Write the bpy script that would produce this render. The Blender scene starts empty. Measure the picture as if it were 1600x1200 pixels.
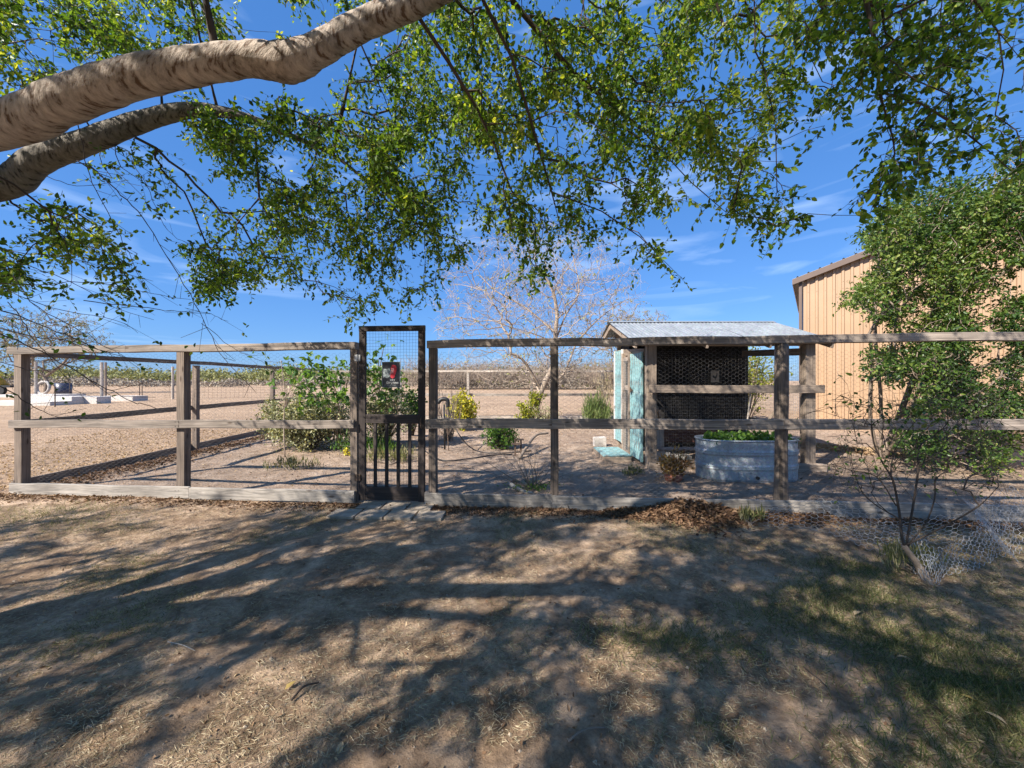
import bpy, math, random
import numpy as np
from mathutils import Vector, Matrix
C = bpy.context.scene.collection
SC = bpy.context.scene
rng = np.random.default_rng(7)
random.seed(7)
EYE = 1.55
F = 600.0

# ------------------------------------------------------------------ camera
cam = bpy.data.objects.new('camera', bpy.data.cameras.new('camera'))
C.objects.link(cam)
cam.location = (0, 0, EYE)
cam.rotation_euler = (math.radians(90), 0, 0)
cam.data.lens = 13.5
cam.data.sensor_width = 36
cam.data.shift_y = -6/1600
cam.data.clip_start = 0.05
cam.data.clip_end = 3000
SC.camera = cam
# ------------------------------------------------------------------ sky + sun
SUN = Vector((-.95, -.80, 1.0)).normalized()
elev = math.asin(SUN.z)
az = math.atan2(SUN.x, SUN.y)
w = bpy.data.worlds.new('World'); SC.world = w; w.use_nodes = True
nt = w.node_tree; nt.nodes.clear()
out = nt.nodes.new('ShaderNodeOutputWorld'); bg = nt.nodes.new('ShaderNodeBackground')
sky = nt.nodes.new('ShaderNodeTexSky'); sky.sky_type = 'NISHITA'; sky.sun_disc = False
sky.sun_elevation = elev; sky.sun_rotation = az
sky.air_density = 1.0; sky.dust_density = 0.5; sky.ozone_density = 4.0; sky.altitude = 300
bg.inputs['Strength'].default_value = 0.06
# faint cirrus wisps mixed into the sky
tc = nt.nodes.new('ShaderNodeTexCoord'); mp = nt.nodes.new('ShaderNodeMapping')
mp.inputs['Scale'].default_value = (1.6, 1.6, 9.0); mp.inputs['Rotation'].default_value = (0.25, 0.18, 0)
nz = nt.nodes.new('ShaderNodeTexNoise'); nz.inputs['Scale'].default_value = 2.2; nz.inputs['Detail'].default_value = 8; nz.inputs['Distortion'].default_value = .8
cr = nt.nodes.new('ShaderNodeValToRGB'); cr.color_ramp.elements[0].position = .54; cr.color_ramp.elements[1].position = .8
cr.color_ramp.elements[1].color = (.32, .32, .32, 1)
mx = nt.nodes.new('ShaderNodeMixRGB'); mx.inputs[2].default_value = (8, 10, 13, 1)
tint = nt.nodes.new('ShaderNodeMixRGB'); tint.blend_type = 'MULTIPLY'; tint.inputs[0].default_value = 1.0
tint.inputs[2].default_value = (.78, .96, 1.14, 1)
L = nt.links.new
L(tc.outputs['Generated'], mp.inputs[0]); L(mp.outputs[0], nz.inputs['Vector']); L(nz.outputs['Fac'], cr.inputs[0])
az_ = nt.nodes.new('ShaderNodeMixRGB'); az_.inputs[0].default_value = .42; az_.inputs[2].default_value = (.75, 3.0, 8.6, 1)
L(sky.outputs[0], tint.inputs[1]); L(cr.outputs[0], mx.inputs[0]); L(tint.outputs[0], az_.inputs[1]); L(az_.outputs[0], mx.inputs[1]); L(mx.outputs[0], bg.inputs[0]); L(bg.outputs[0], out.inputs[0])
sl = bpy.data.lights.new('sun', 'SUN'); sl.energy = 5.0; sl.angle = math.radians(.53); sl.color = (1, .93, .83)
so = bpy.data.objects.new('sun', sl); C.objects.link(so)
so.rotation_euler = SUN.to_track_quat('Z', 'Y').to_euler(); so.location = (-20, -16, 20)
vs = SC.view_settings
SC.display_settings.display_device = 'sRGB'
vs.view_transform = 'Standard'; vs.look = 'None'; vs.gamma = 1; vs.use_curve_mapping = False; vs.exposure = 1.12

# ------------------------------------------------------------------ helpers
def P(px, py, Y):
    return np.array([(px-800)/F*Y, Y, EYE+(594-py)/F*Y])
def G(px, py, z=0.0):
    Y = (EYE-z)*F/(py-594)
    return np.array([(px-800)/F*Y, Y, z])
def fy(x): return 4.74-.083*x           # line of the front fence

def tag(o, label=None, cat=None, group=None, kind=None):
    if label: o['label'] = label
    if cat: o['category'] = cat
    if group: o['group'] = group
    if kind: o['kind'] = kind
    return o
def thing(name, loc, label, cat, group=None):
    o = bpy.data.objects.new(name, None); C.objects.link(o); o.location = Vector(loc)
    o.empty_display_size = .1
    return tag(o, label, cat, group)
def link(name, me, parent=None, loc=(0, 0, 0), rot=None):
    """link mesh as an object whose world location is loc; parents are unrotated empties or objects"""
    o = bpy.data.objects.new(name, me); C.objects.link(o)
    l = Vector(loc)
    if parent is not None:
        o.parent = parent
        q = parent; off = Vector((0, 0, 0))
        M = Matrix.Identity(4)
        chain = []
        while q is not None: chain.append(q); q = q.parent
        for q in reversed(chain): M = M @ q.matrix_basis
        R = (rot if rot is not None else Matrix.Identity(3)).to_4x4()
        o.matrix_basis = M.inverted() @ (Matrix.Translation(l) @ R)
    else:
        o.location = l
        if rot is not None: o.rotation_euler = rot.to_euler()
    return o
def mesh_np(name, V, Fc, mat, tintv=None, smooth=False, uv=None, mats=None, midx=None):
    V = np.asarray(V, dtype=np.float32); Fc = np.asarray(Fc, dtype=np.int32)
    me = bpy.data.meshes.new(name)
    n, k = Fc.shape
    me.vertices.add(len(V)); me.vertices.foreach_set('co', V.ravel())
    me.loops.add(n*k); me.loops.foreach_set('vertex_index', Fc.ravel())
    me.polygons.add(n)
    me.polygons.foreach_set('loop_start', np.arange(0, n*k, k, dtype=np.int32))
    me.polygons.foreach_set('loop_total', np.full(n, k, dtype=np.int32))
    me.polygons.foreach_set('use_smooth', np.full(n, bool(smooth)))
    if mats:
        for m in mats: me.materials.append(m)
        me.polygons.foreach_set('material_index', np.asarray(midx, dtype=np.int32))
    elif mat is not None: me.materials.append(mat)
    me.update(calc_edges=True)
    if tintv is not None:
        a = me.attributes.new('tint', 'FLOAT', 'POINT'); a.data.foreach_set('value', np.asarray(tintv, dtype=np.float32))
    return me
def unit(v): return v/np.maximum(np.linalg.norm(v, axis=-1, keepdims=True), 1e-9)
def prisms(A, B, ra, rb, k=3):
    """tapered k-sided prisms for many segments"""
    A = np.asarray(A, float); B = np.asarray(B, float); n = len(A)
    ra = np.broadcast_to(ra, (n,)); rb = np.broadcast_to(rb, (n,))
    d = unit(B-A); h = np.where(np.abs(d[:, 2:3]) > .9, np.array([[1., 0, 0]]), np.array([[0, 0, 1.]]))
    u = unit(np.cross(d, h)); v = np.cross(d, u)
    t = np.arange(k)/k*2*math.pi
    ring = u[:, None]*np.cos(t)[None, :, None]+v[:, None]*np.sin(t)[None, :, None]
    V = np.concatenate([A[:, None]+ring*ra[:, None, None], B[:, None]+ring*rb[:, None, None]], 1).reshape(-1, 3)
    i = np.arange(k); j = (i+1) % k
    f = np.stack([i, j, j+k, i+k], 1)
    Fc = (f[None]+(np.arange(n)*2*k)[:, None, None]).reshape(-1, 4)
    return V, Fc
def cat_vf(parts):
    Vs, Fs, o = [], [], 0
    for V, Fc in parts:
        Vs.append(V); Fs.append(Fc+o); o += len(V)
    return np.concatenate(Vs), np.concatenate(Fs)
def tube(pts, rad, k=8, caps=True, wob=0.0):
    pts = np.asarray(pts, float); n = len(pts)
    rad = np.broadcast_to(rad, (n,)).astype(float)
    T = np.gradient(pts, axis=0); T = unit(T)
    u = np.cross(T[0], [0, 0, 1.]);
    if np.linalg.norm(u) < .1: u = np.cross(T[0], [1., 0, 0])
    u = u/np.linalg.norm(u); V = []
    t = np.arange(k)/k*2*math.pi
    for i in range(n):
        u = u-T[i]*np.dot(u, T[i]); u = u/np.linalg.norm(u); v = np.cross(T[i], u)
        r = rad[i]*(1+wob*rng.normal(size=k)) if wob else np.full(k, rad[i])
        V.append(pts[i]+(u[None]*np.cos(t)[:, None]+v[None]*np.sin(t)[:, None])*r[:, None])
    V = np.concatenate(V)
    i = np.arange(k); j = (i+1) % k
    f = np.stack([i, j, j+k, i+k], 1)
    Fc = (f[None]+(np.arange(n-1)*k)[:, None, None]).reshape(-1, 4)
    if caps:
        c0 = len(V); V = np.concatenate([V, pts[:1], pts[-1:]])
        e = (n-1)*k
        Fc = np.concatenate([Fc, np.stack([j, i, np.full(k, c0), np.full(k, c0)], 1)[:, [0, 1, 2, 2]][:, :4]*1], 0) if False else Fc
        capf = []
        for a in range(0, k-2, 2):
            q = [0, a+1, a+2, min(a+3, k-1)]
            capf.append([q[0], q[3], q[2], q[1]] if a+3 <= k-1 else None)
        capf = [c for c in capf if c]
        Fc = np.concatenate([Fc, np.array(capf), np.array(capf)[:, ::-1]+e]) if capf else Fc
    return V, Fc
def spline(pts, m=8):
    """Catmull-Rom through points"""
    p = np.asarray(pts, float); p = np.concatenate([[2*p[0]-p[1]], p, [2*p[-1]-p[-2]]]); o = []
    for i in range(1, len(p)-2):
        for t in np.linspace(0, 1, m, endpoint=False):
            a, b, c, d = p[i-1], p[i], p[i+1], p[i+2]
            o.append(.5*((2*b)+(c-a)*t+(2*a-5*b+4*c-d)*t*t+(3*b-a-3*c+d)*t**3))
    o.append(p[-2]); return np.array(o)
def box_vf(x0, x1, y0, y1, z0, z1):
    V = np.array([[x, y, z] for z in (z0, z1) for y in (y0, y1) for x in (x0, x1)], float)
    Fc = np.array([[0, 2, 3, 1], [4, 5, 7, 6], [0, 1, 5, 4], [2, 6, 7, 3], [0, 4, 6, 2], [1, 3, 7, 5]])
    return V, Fc
def leaves(Pt, D, N, Ls, Ws, fold=.25):
    """pointed oval leaves: 6 verts, 2 folded quads"""
    D = unit(D); S = unit(np.cross(D, N)); Nn = np.cross(S, D)
    Ls = np.broadcast_to(Ls, (len(Pt),))[:, None]; Ws = np.broadcast_to(Ws, (len(Pt),))[:, None]
    b = Pt; tip = Pt+D*Ls
    def s(a, wv, sgn): return Pt+D*Ls*a+S*(sgn*wv*Ws)+Nn*(Ws*fold*wv)
    V = np.stack([b, s(.3, .5, 1), s(.7, .36, 1), tip, s(.7, .36, -1), s(.3, .5, -1)], 1).reshape(-1, 3)
    o = (np.arange(len(Pt))*6)[:, None]
    Fc = np.concatenate([o+np.array([[0, 1, 2, 3]]), o+np.array([[0, 3, 4, 5]])])
    return V, Fc
def rnd_dir(n, zb=0.0):
    v = rng.normal(size=(n, 3)); v[:, 2] += zb; return unit(v)

# ------------------------------------------------------------------ materials
def new_mat(name):
    m = bpy.data.materials.new(name); m.use_nodes = True
    return m, m.node_tree, m.node_tree.nodes['Principled BSDF']
def nd(nt, t, **kw):
    n = nt.nodes.new(t)
    for k, v in kw.items():
        if k in n.inputs: n.inputs[k].default_value = v
        else: setattr(n, k, v)
    return n
def ramp(nt, src, stops):
    r = nt.nodes.new('ShaderNodeValToRGB'); e = r.color_ramp.elements
    while len(e) < len(stops): e.new(.5)
    for i, (p, c) in enumerate(stops): e[i].position = p; e[i].color = (*c, 1)
    nt.links.new(src, r.inputs[0]); return r
def plain(name, c, rough=.7, metal=0, var=.15, scale=8, bump=.1):
    m, nt, b = new_mat(name)
    tcn = nd(nt, 'ShaderNodeTexCoord'); n = nd(nt, 'ShaderNodeTexNoise', Scale=scale, Detail=6.0)
    nt.links.new(tcn.outputs['Object'], n.inputs['Vector'])
    r = ramp(nt, n.outputs['Fac'], [(.3, [x*(1-var) for x in c]), (.7, [min(1, x*(1+var)) for x in c])])
    nt.links.new(r.outputs[0], b.inputs['Base Color'])
    b.inputs['Roughness'].default_value = rough; b.inputs['Metallic'].default_value = metal
    if bump:
        bp = nd(nt, 'ShaderNodeBump', Strength=bump, Distance=.01)
        nt.links.new(n.outputs['Fac'], bp.inputs['Height']); nt.links.new(bp.outputs[0], b.inputs['Normal'])
    return m
def wood(name, dark, light, grain=38, rough=.85, knots=True, streak=1.3):
    m, nt, b = new_mat(name); Lk = nt.links.new
    tcn = nd(nt, 'ShaderNodeTexCoord'); oi = nd(nt, 'ShaderNodeObjectInfo')
    add = nd(nt, 'ShaderNodeVectorMath', operation='ADD'); mul = nd(nt, 'ShaderNodeVectorMath', operation='SCALE'); mul.inputs['Scale'].default_value = 40
    cmb = nd(nt, 'ShaderNodeCombineXYZ')
    for i in range(3): Lk(oi.outputs['Random'], cmb.inputs[i])
    Lk(cmb.outputs[0], mul.inputs[0]); Lk(tcn.outputs['Object'], add.inputs[0]); Lk(mul.outputs[0], add.inputs[1])
    mp = nd(nt, 'ShaderNodeMapping'); mp.inputs['Scale'].default_value = (streak, grain, grain)
    Lk(add.outputs[0], mp.inputs[0])
    n1 = nd(nt, 'ShaderNodeTexNoise', Scale=1.0, Detail=8.0, Roughness=.65, Distortion=1.2); Lk(mp.outputs[0], n1.inputs['Vector'])
    n2 = nd(nt, 'ShaderNodeTexNoise', Scale=2.2, Detail=4.0); Lk(add.outputs[0], n2.inputs['Vector'])
    mid = [(a+c)/2 for a, c in zip(dark, light)]
    r = ramp(nt, n1.outputs['Fac'], [(.32, dark), (.5, mid), (.66, light)])
    r2 = ramp(nt, n2.outputs['Fac'], [(.3, (.62, .6, .58)), (.7, (1.2, 1.18, 1.15))])
    mx = nd(nt, 'ShaderNodeMixRGB', blend_type='MULTIPLY'); mx.inputs[0].default_value = .9
    Lk(r.outputs[0], mx.inputs[1]); Lk(r2.outputs[0], mx.inputs[2])
    if knots:
        mk = nd(nt, 'ShaderNodeMapping'); mk.inputs['Scale'].default_value = (2.6, 9, 9); Lk(add.outputs[0], mk.inputs[0])
        vo = nd(nt, 'ShaderNodeTexVoronoi', Scale=1.0); Lk(mk.outputs[0], vo.inputs['Vector'])
        kr = ramp(nt, vo.outputs['Distance'], [(.06, (.28, .22, .18)), (.14, (1, 1, 1))]); m2 = nd(nt, 'ShaderNodeMixRGB', blend_type='MULTIPLY'); m2.inputs[0].default_value = .9
        Lk(mx.outputs[0], m2.inputs[1]); Lk(kr.outputs[0], m2.inputs[2]); mx = m2
    hs = nd(nt, 'ShaderNodeHueSaturation'); mr = nd(nt, 'ShaderNodeMapRange'); mr.inputs['To Min'].default_value = .8; mr.inputs['To Max'].default_value = 1.2
    Lk(oi.outputs['Random'], mr.inputs['Value']); Lk(mr.outputs[0], hs.inputs['Value']); Lk(mx.outputs[0], hs.inputs['Color'])
    Lk(hs.outputs[0], b.inputs['Base Color']); b.inputs['Roughness'].default_value = rough
    bp = nd(nt, 'ShaderNodeBump', Strength=.5, Distance=.004); Lk(n1.outputs['Fac'], bp.inputs['Height']); Lk(bp.outputs[0], b.inputs['Normal'])
    return m
def leafmat(name, stops, trans=.4, rough=.5):
    m, nt, b = new_mat(name); Lk = nt.links.new
    at = nd(nt, 'ShaderNodeAttribute', attribute_name='tint')
    r = ramp(nt, at.outputs['Fac'], stops)
    Lk(r.outputs[0], b.inputs['Base Color']); b.inputs['Roughness'].default_value = rough
    b.inputs['Specular IOR Level'].default_value = .35
    if trans:
        tr = nd(nt, 'ShaderNodeBsdfTranslucent'); hs = nd(nt, 'ShaderNodeMixRGB', blend_type='MULTIPLY'); hs.inputs[0].default_value = 1; hs.inputs[2].default_value = (1.5, 1.35, .5, 1)
        Lk(r.outputs[0], hs.inputs[1]); Lk(hs.outputs[0], tr.inputs[0])
        ms = nd(nt, 'ShaderNodeMixShader'); ms.inputs[0].default_value = trans
        Lk(b.outputs[0], ms.inputs[1]); Lk(tr.outputs[0], ms.inputs[2]); Lk(ms.outputs[0], nt.nodes['Material Output'].inputs[0])
    return m
M_rail = wood('weathered_rail', (.10, .083, .07), (.36, .305, .26))
M_kick = wood('weathered_grey_board', (.13, .12, .11), (.40, .365, .325), streak=2.2)
M_post = wood('weathered_post', (.07, .053, .042), (.26, .205, .165))
M_paleWood = wood('pale_weathered_wood', (.26, .23, .20), (.52, .46, .40))
M_gate = wood('dark_gate_wood', (.012, .009, .008), (.06, .045, .04), grain=50)
M_coopw = wood('coop_wood', (.16, .12, .09), (.40, .32, .25))
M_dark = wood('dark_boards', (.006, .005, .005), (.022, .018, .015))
M_red = wood('reddish_wood', (.06, .02, .015), (.14, .05, .035))
M_wire = plain('galvanised_wire', (.42, .42, .42), .45, .3, .1, 20, 0)
M_wired = plain('old_wire', (.16, .15, .14), .6, .2, .2, 20, 0)
M_gatewire = plain('black_wire', (.035, .035, .035), .6, .1, .2, 20, 0)
M_black = plain('black_rubber', (.015, .015, .016), .5)
M_iron = plain('rusty_iron', (.10, .065, .045), .8, .1, .4, 15)
M_conc = plain('concrete', (.42, .39, .36), .9, 0, .15, 6, .3)
M_white = plain('sunbleached_concrete', (.52, .48, .44), .9, 0, .1, 2, .2)
M_stone = plain('stone', (.34, .31, .27), .9, 0, .3, 9, .5)
M_tilebrown = plain('brown_trim', (.10, .065, .05), .5, .1, .1, 2, 0)
M_dusty = plain('dusty_paver', (.33, .27, .205), .95, 0, .3, 9, .4)
M_soil = plain('soil', (.09, .06, .045), .95, 0, .4, 20, .6)
M_terra = plain('terracotta', (.28, .10, .06), .8)
M_yellow = plain('yellow_paint', (.55, .30, .03), .5)
M_blue = plain('blue_plastic', (.03, .04, .08), .4)

# corrugated roof steel / galvanised tank
def galv(name, c, sc=14, metal=.75, rough=.42):
    m, nt, b = new_mat(name); Lk = nt.links.new
    tcn = nd(nt, 'ShaderNodeTexCoord'); vo = nd(nt, 'ShaderNodeTexVoronoi', Scale=sc*3); n = nd(nt, 'ShaderNodeTexNoise', Scale=3.0, Detail=7.0, Roughness=.65)
    mpp = nd(nt, 'ShaderNodeMapping'); mpp.inputs['Scale'].default_value = (3, 1, 1)
    Lk(tcn.outputs['Object'], vo.inputs['Vector']); Lk(tcn.outputs['Object'], mpp.inputs[0]); Lk(mpp.outputs[0], n.inputs['Vector'])
    r = ramp(nt, n.outputs['Fac'], [(.3, [x*.72 for x in c]), (.55, c), (.75, [x*1.2 for x in c])])
    mx = nd(nt, 'ShaderNodeMixRGB', blend_type='OVERLAY'); mx.inputs[0].default_value = .22
    Lk(r.outputs[0], mx.inputs[1]); Lk(vo.outputs['Color'], mx.inputs[2])
    sa = nd(nt, 'ShaderNodeHueSaturation', Saturation=.35); Lk(mx.outputs[0], sa.inputs['Color'])
    mc = nd(nt, 'ShaderNodeMixRGB', blend_type='MULTIPLY'); mc.inputs[0].default_value = 1; mc.inputs[2].default_value = (.93, 1.0, 1.06, 1)
    Lk(sa.outputs[0], mc.inputs[1])
    Lk(mc.outputs[0], b.inputs['Base Color']); b.inputs['Metallic'].default_value = metal
    rr = nd(nt, 'ShaderNodeMapRange'); rr.inputs['To Min'].default_value = rough-.08; rr.inputs['To Max'].default_value = rough+.2
    Lk(n.outputs['Fac'], rr.inputs['Value']); Lk(rr.outputs[0], b.inputs['Roughness'])
    return m
M_roof = galv('galvanised_roofing', (.29, .295, .29), metal=.35, rough=.5)
M_tank = galv('galvanised_tank', (.40, .41, .385), metal=.35, rough=.5)
# peeling turquoise paint
def turq():
    m, nt, b = new_mat('peeling_turquoise_paint'); Lk = nt.links.new
    tcn = nd(nt, 'ShaderNodeTexCoord'); mp = nd(nt, 'ShaderNodeMapping'); mp.inputs['Scale'].default_value = (6, 20, 20)
    n = nd(nt, 'ShaderNodeTexNoise', Scale=1.0, Detail=9.0, Roughness=.7); Lk(tcn.outputs['Object'], mp.inputs[0]); Lk(mp.outputs[0], n.inputs['Vector'])
    r = ramp(nt, n.outputs['Fac'], [(.38, (.24, .20, .17)), (.46, (.17, .31, .32)), (.6, (.23, .41, .42)), (.68, (.50, .56, .54))])
    Lk(r.outputs[0], b.inputs['Base Color']); b.inputs['Roughness'].default_value = .7
    return m
M_turq = turq()
# metal wall panels
M_wall = plain('tan_metal_siding', (.35, .23, .14), .42, .0, .06, 1.5, 0)
# bark
def bark(name, pale, dark, lich=True):
    m, nt, b = new_mat(name); Lk = nt.links.new
    tcn = nd(nt, 'ShaderNodeTexCoord')
    at = nd(nt, 'ShaderNodeAttribute', attribute_name='UVMap')
    n1 = nd(nt, 'ShaderNodeTexNoise', Scale=1.0, Detail=7.0, Roughness=.62)
    mp = nd(nt, 'ShaderNodeMapping'); mp.inputs['Scale'].default_value = (34, 2.0, 3.0); Lk(at.outputs['Vector'], mp.inputs[0]); Lk(mp.outputs[0], n1.inputs['Vector'])
    n2 = nd(nt, 'ShaderNodeTexNoise', Scale=9.0, Detail=8.0, Roughness=.7); Lk(tcn.outputs['Object'], n2.inputs['Vector'])
    n3 = nd(nt, 'ShaderNodeTexNoise', Scale=2.3, Detail=3.0); Lk(tcn.outputs['Object'], n3.inputs['Vector'])
    r1 = ramp(nt, n1.outputs['Fac'], [(.39, dark), (.47, [x*.72 for x in pale]), (.6, pale), (.78, [x*1.35 for x in pale])])
    r2 = ramp(nt, n2.outputs['Fac'], [(.36, (.35, .33, .28)), (.52, (1, 1, 1))])
    mx = nd(nt, 'ShaderNodeMixRGB', blend_type='MULTIPLY'); Lk(r1.outputs[0], mx.inputs[1]); Lk(r2.outputs[0], mx.inputs[2])
    r3 = ramp(nt, n3.outputs['Fac'], [(.4, (.25, .25, .25)), (.65, (.95, .95, .95))]); Lk(r3.outputs[0], mx.inputs[0])
    Lk(mx.outputs[0], b.inputs['Base Color']); b.inputs['Roughness'].default_value = .9
    ad = nd(nt, 'ShaderNodeMath', operation='ADD'); Lk(n1.outputs['Fac'], ad.inputs[0]); Lk(n2.outputs['Fac'], ad.inputs[1])
    bp = nd(nt, 'ShaderNodeBump', Strength=.8, Distance=.015); Lk(ad.outputs[0], bp.inputs['Height']); Lk(bp.outputs[0], b.inputs['Normal'])
    return m
M_bark = bark('pale_bark', (.44, .365, .30), (.12, .07, .04))
M_bark2 = bark('mossy_bark', (.20, .175, .145), (.035, .028, .02))
M_twig = plain('twig_bark', (.06, .042, .03), .85, 0, .4, 6, 0)
M_paletwig = plain('pale_twig', (.33, .26, .20), .85, 0, .25, 3, 0)
M_greytwig = plain('grey_twig', (.22, .17, .13), .85, 0, .25, 3, 0)
M_leaf = leafmat('canopy_leaf', [(0, (.025, .06, .012)), (.35, (.075, .155, .02)), (.7, (.19, .29, .04)), (1, (.42, .46, .08))], .55, .4)
M_leaf2 = leafmat('shrub_leaf', [(0, (.022, .055, .012)), (.45, (.065, .125, .022)), (.8, (.15, .21, .04)), (1, (.28, .31, .08))], .35, .4)
M_sage = leafmat('sage_leaf', [(0, (.08, .095, .04)), (.5, (.25, .26, .13)), (.85, (.42, .41, .24)), (1, (.58, .55, .34))], .25, .55)
M_fig = leafmat('fig_leaf', [(0, (.03, .08, .015)), (.6, (.09, .19, .03)), (1, (.20, .32, .05))], .4, .4)
M_yel = leafmat('yellow_leaf', [(0, (.12, .17, .02)), (.5, (.42, .40, .03)), (1, (.70, .60, .05))], .3, .5)
M_rose = leafmat('rosemary_leaf', [(0, (.06, .10, .03)), (.6, (.14, .20, .06)), (1, (.30, .33, .14))], .2, .6)
M_dryl = leafmat('dry_leaf', [(0, (.07, .035, .02)), (.4, (.16, .09, .05)), (.75, (.30, .19, .11)), (1, (.48, .36, .22))], .15, .7)
M_orange = leafmat('orange_dry_plant', [(0, (.14, .06, .02)), (.5, (.34, .18, .05)), (1, (.5, .36, .12))], .2, .7)
M_straw = leafmat('straw', [(0, (.16, .12, .07)), (.5, (.38, .30, .19)), (1, (.60, .52, .36))], .15, .7)
M_grass = leafmat('grass_blade', [(0, (.055, .075, .025)), (.4, (.13, .15, .05)), (.7, (.30, .27, .13)), (1, (.52, .45, .28))], .3, .6)
M_far = leafmat('far_brush_leaf', [(0, (.14, .15, .06)), (.5, (.22, .23, .09)), (1, (.32, .32, .13))], .15, .8)
M_farb = leafmat('far_brown_brush', [(0, (.17, .14, .11)), (.6, (.28, .24, .19)), (1, (.40, .34, .25))], .0, .9)

# ------------------------------------------------------------------ ground
def dens(a, b, n, p=1.0): return a+(b-a)*np.linspace(0, 1, n)**p
xs = np.concatenate([-np.geomspace(600, 9, 60)[:-1], np.linspace(-9, 9, 430), np.geomspace(9, 600, 60)[1:]])
ys = np.concatenate([-np.geomspace(60, 3, 14)[:-1], np.linspace(-3, .9, 12)[:-1], np.linspace(.9, 5.4, 190)[:-1], np.linspace(5.4, 17, 150)[:-1], np.geomspace(17, 900, 60)])
XX, YY = np.meshgrid(xs, ys)
def vnoise(x, y, s, seed):
    r = np.random.default_rng(seed).random((64, 64)); x = x/s; y = y/s
    xi = np.floor(x).astype(int); yi = np.floor(y).astype(int); fx = x-xi; fyy = y-yi
    fx = fx*fx*(3-2*fx); fyy = fyy*fyy*(3-2*fyy)
    g = lambda a, b: r[a % 64, b % 64]
    return (g(xi, yi)*(1-fx)+g(xi+1, yi)*fx)*(1-fyy)+(g(xi, yi+1)*(1-fx)+g(xi+1, yi+1)*fx)*fyy-.5
def gz(x, y):
    x = np.asarray(x, float); y = np.asarray(y, float)
    near = np.clip((40-np.abs(y))/30, 0, 1)*np.clip((40-np.abs(x))/30, 0, 1)
    h = .035*vnoise(x, y, 1.7, 1)+.020*vnoise(x, y, .5, 2)+.014*vnoise(x+5, y, .17, 3)+.013*vnoise(x, y+3, .07, 4)
    flat = np.clip((np.maximum(np.abs(x+1.4)/1.15, np.abs(y-4.55)/.5)-1)/.4, 0, 1)
    return h*near*flat
ZZ = gz(XX, YY)
nx, ny = len(xs), len(ys)
V = np.stack([XX, YY, ZZ], -1).reshape(-1, 3)
I = (np.arange(ny-1)[:, None]*nx+np.arange(nx-1)[None]).ravel()
Fc = np.stack([I, I+1, I+nx+1, I+nx], 1)
me = mesh_np('ground', V, Fc, None, smooth=True)
x, y = V[:, 0], V[:, 1]
sm = lambda a, e0, e1: np.clip((a-e0)/(e1-e0), 0, 1)
infront = 1-sm(y-(4.74-.083*x), -.05, .25)
garden = (1-infront)*sm(x, -7.25, -6.95)*(1-sm(y, 14.8, 15.4))*(1-sm(x, 9.5, 11))
grass = infront*sm(vnoise(x, y, .8, 9)+.62*sm(x+.25*y, .9, 3.4)-.22, -.02, .28)
grass = np.maximum(grass, .8*infront*sm(1.2-np.hypot((x+6.2)/1.2, (y-4.3)/.5), 0, .6))
ca = me.color_attributes.new('zone', 'FLOAT_COLOR', 'POINT')
ca.data.foreach_set('color', np.stack([grass, garden, infront, np.ones_like(x)], 1).astype(np.float32).ravel())
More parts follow.
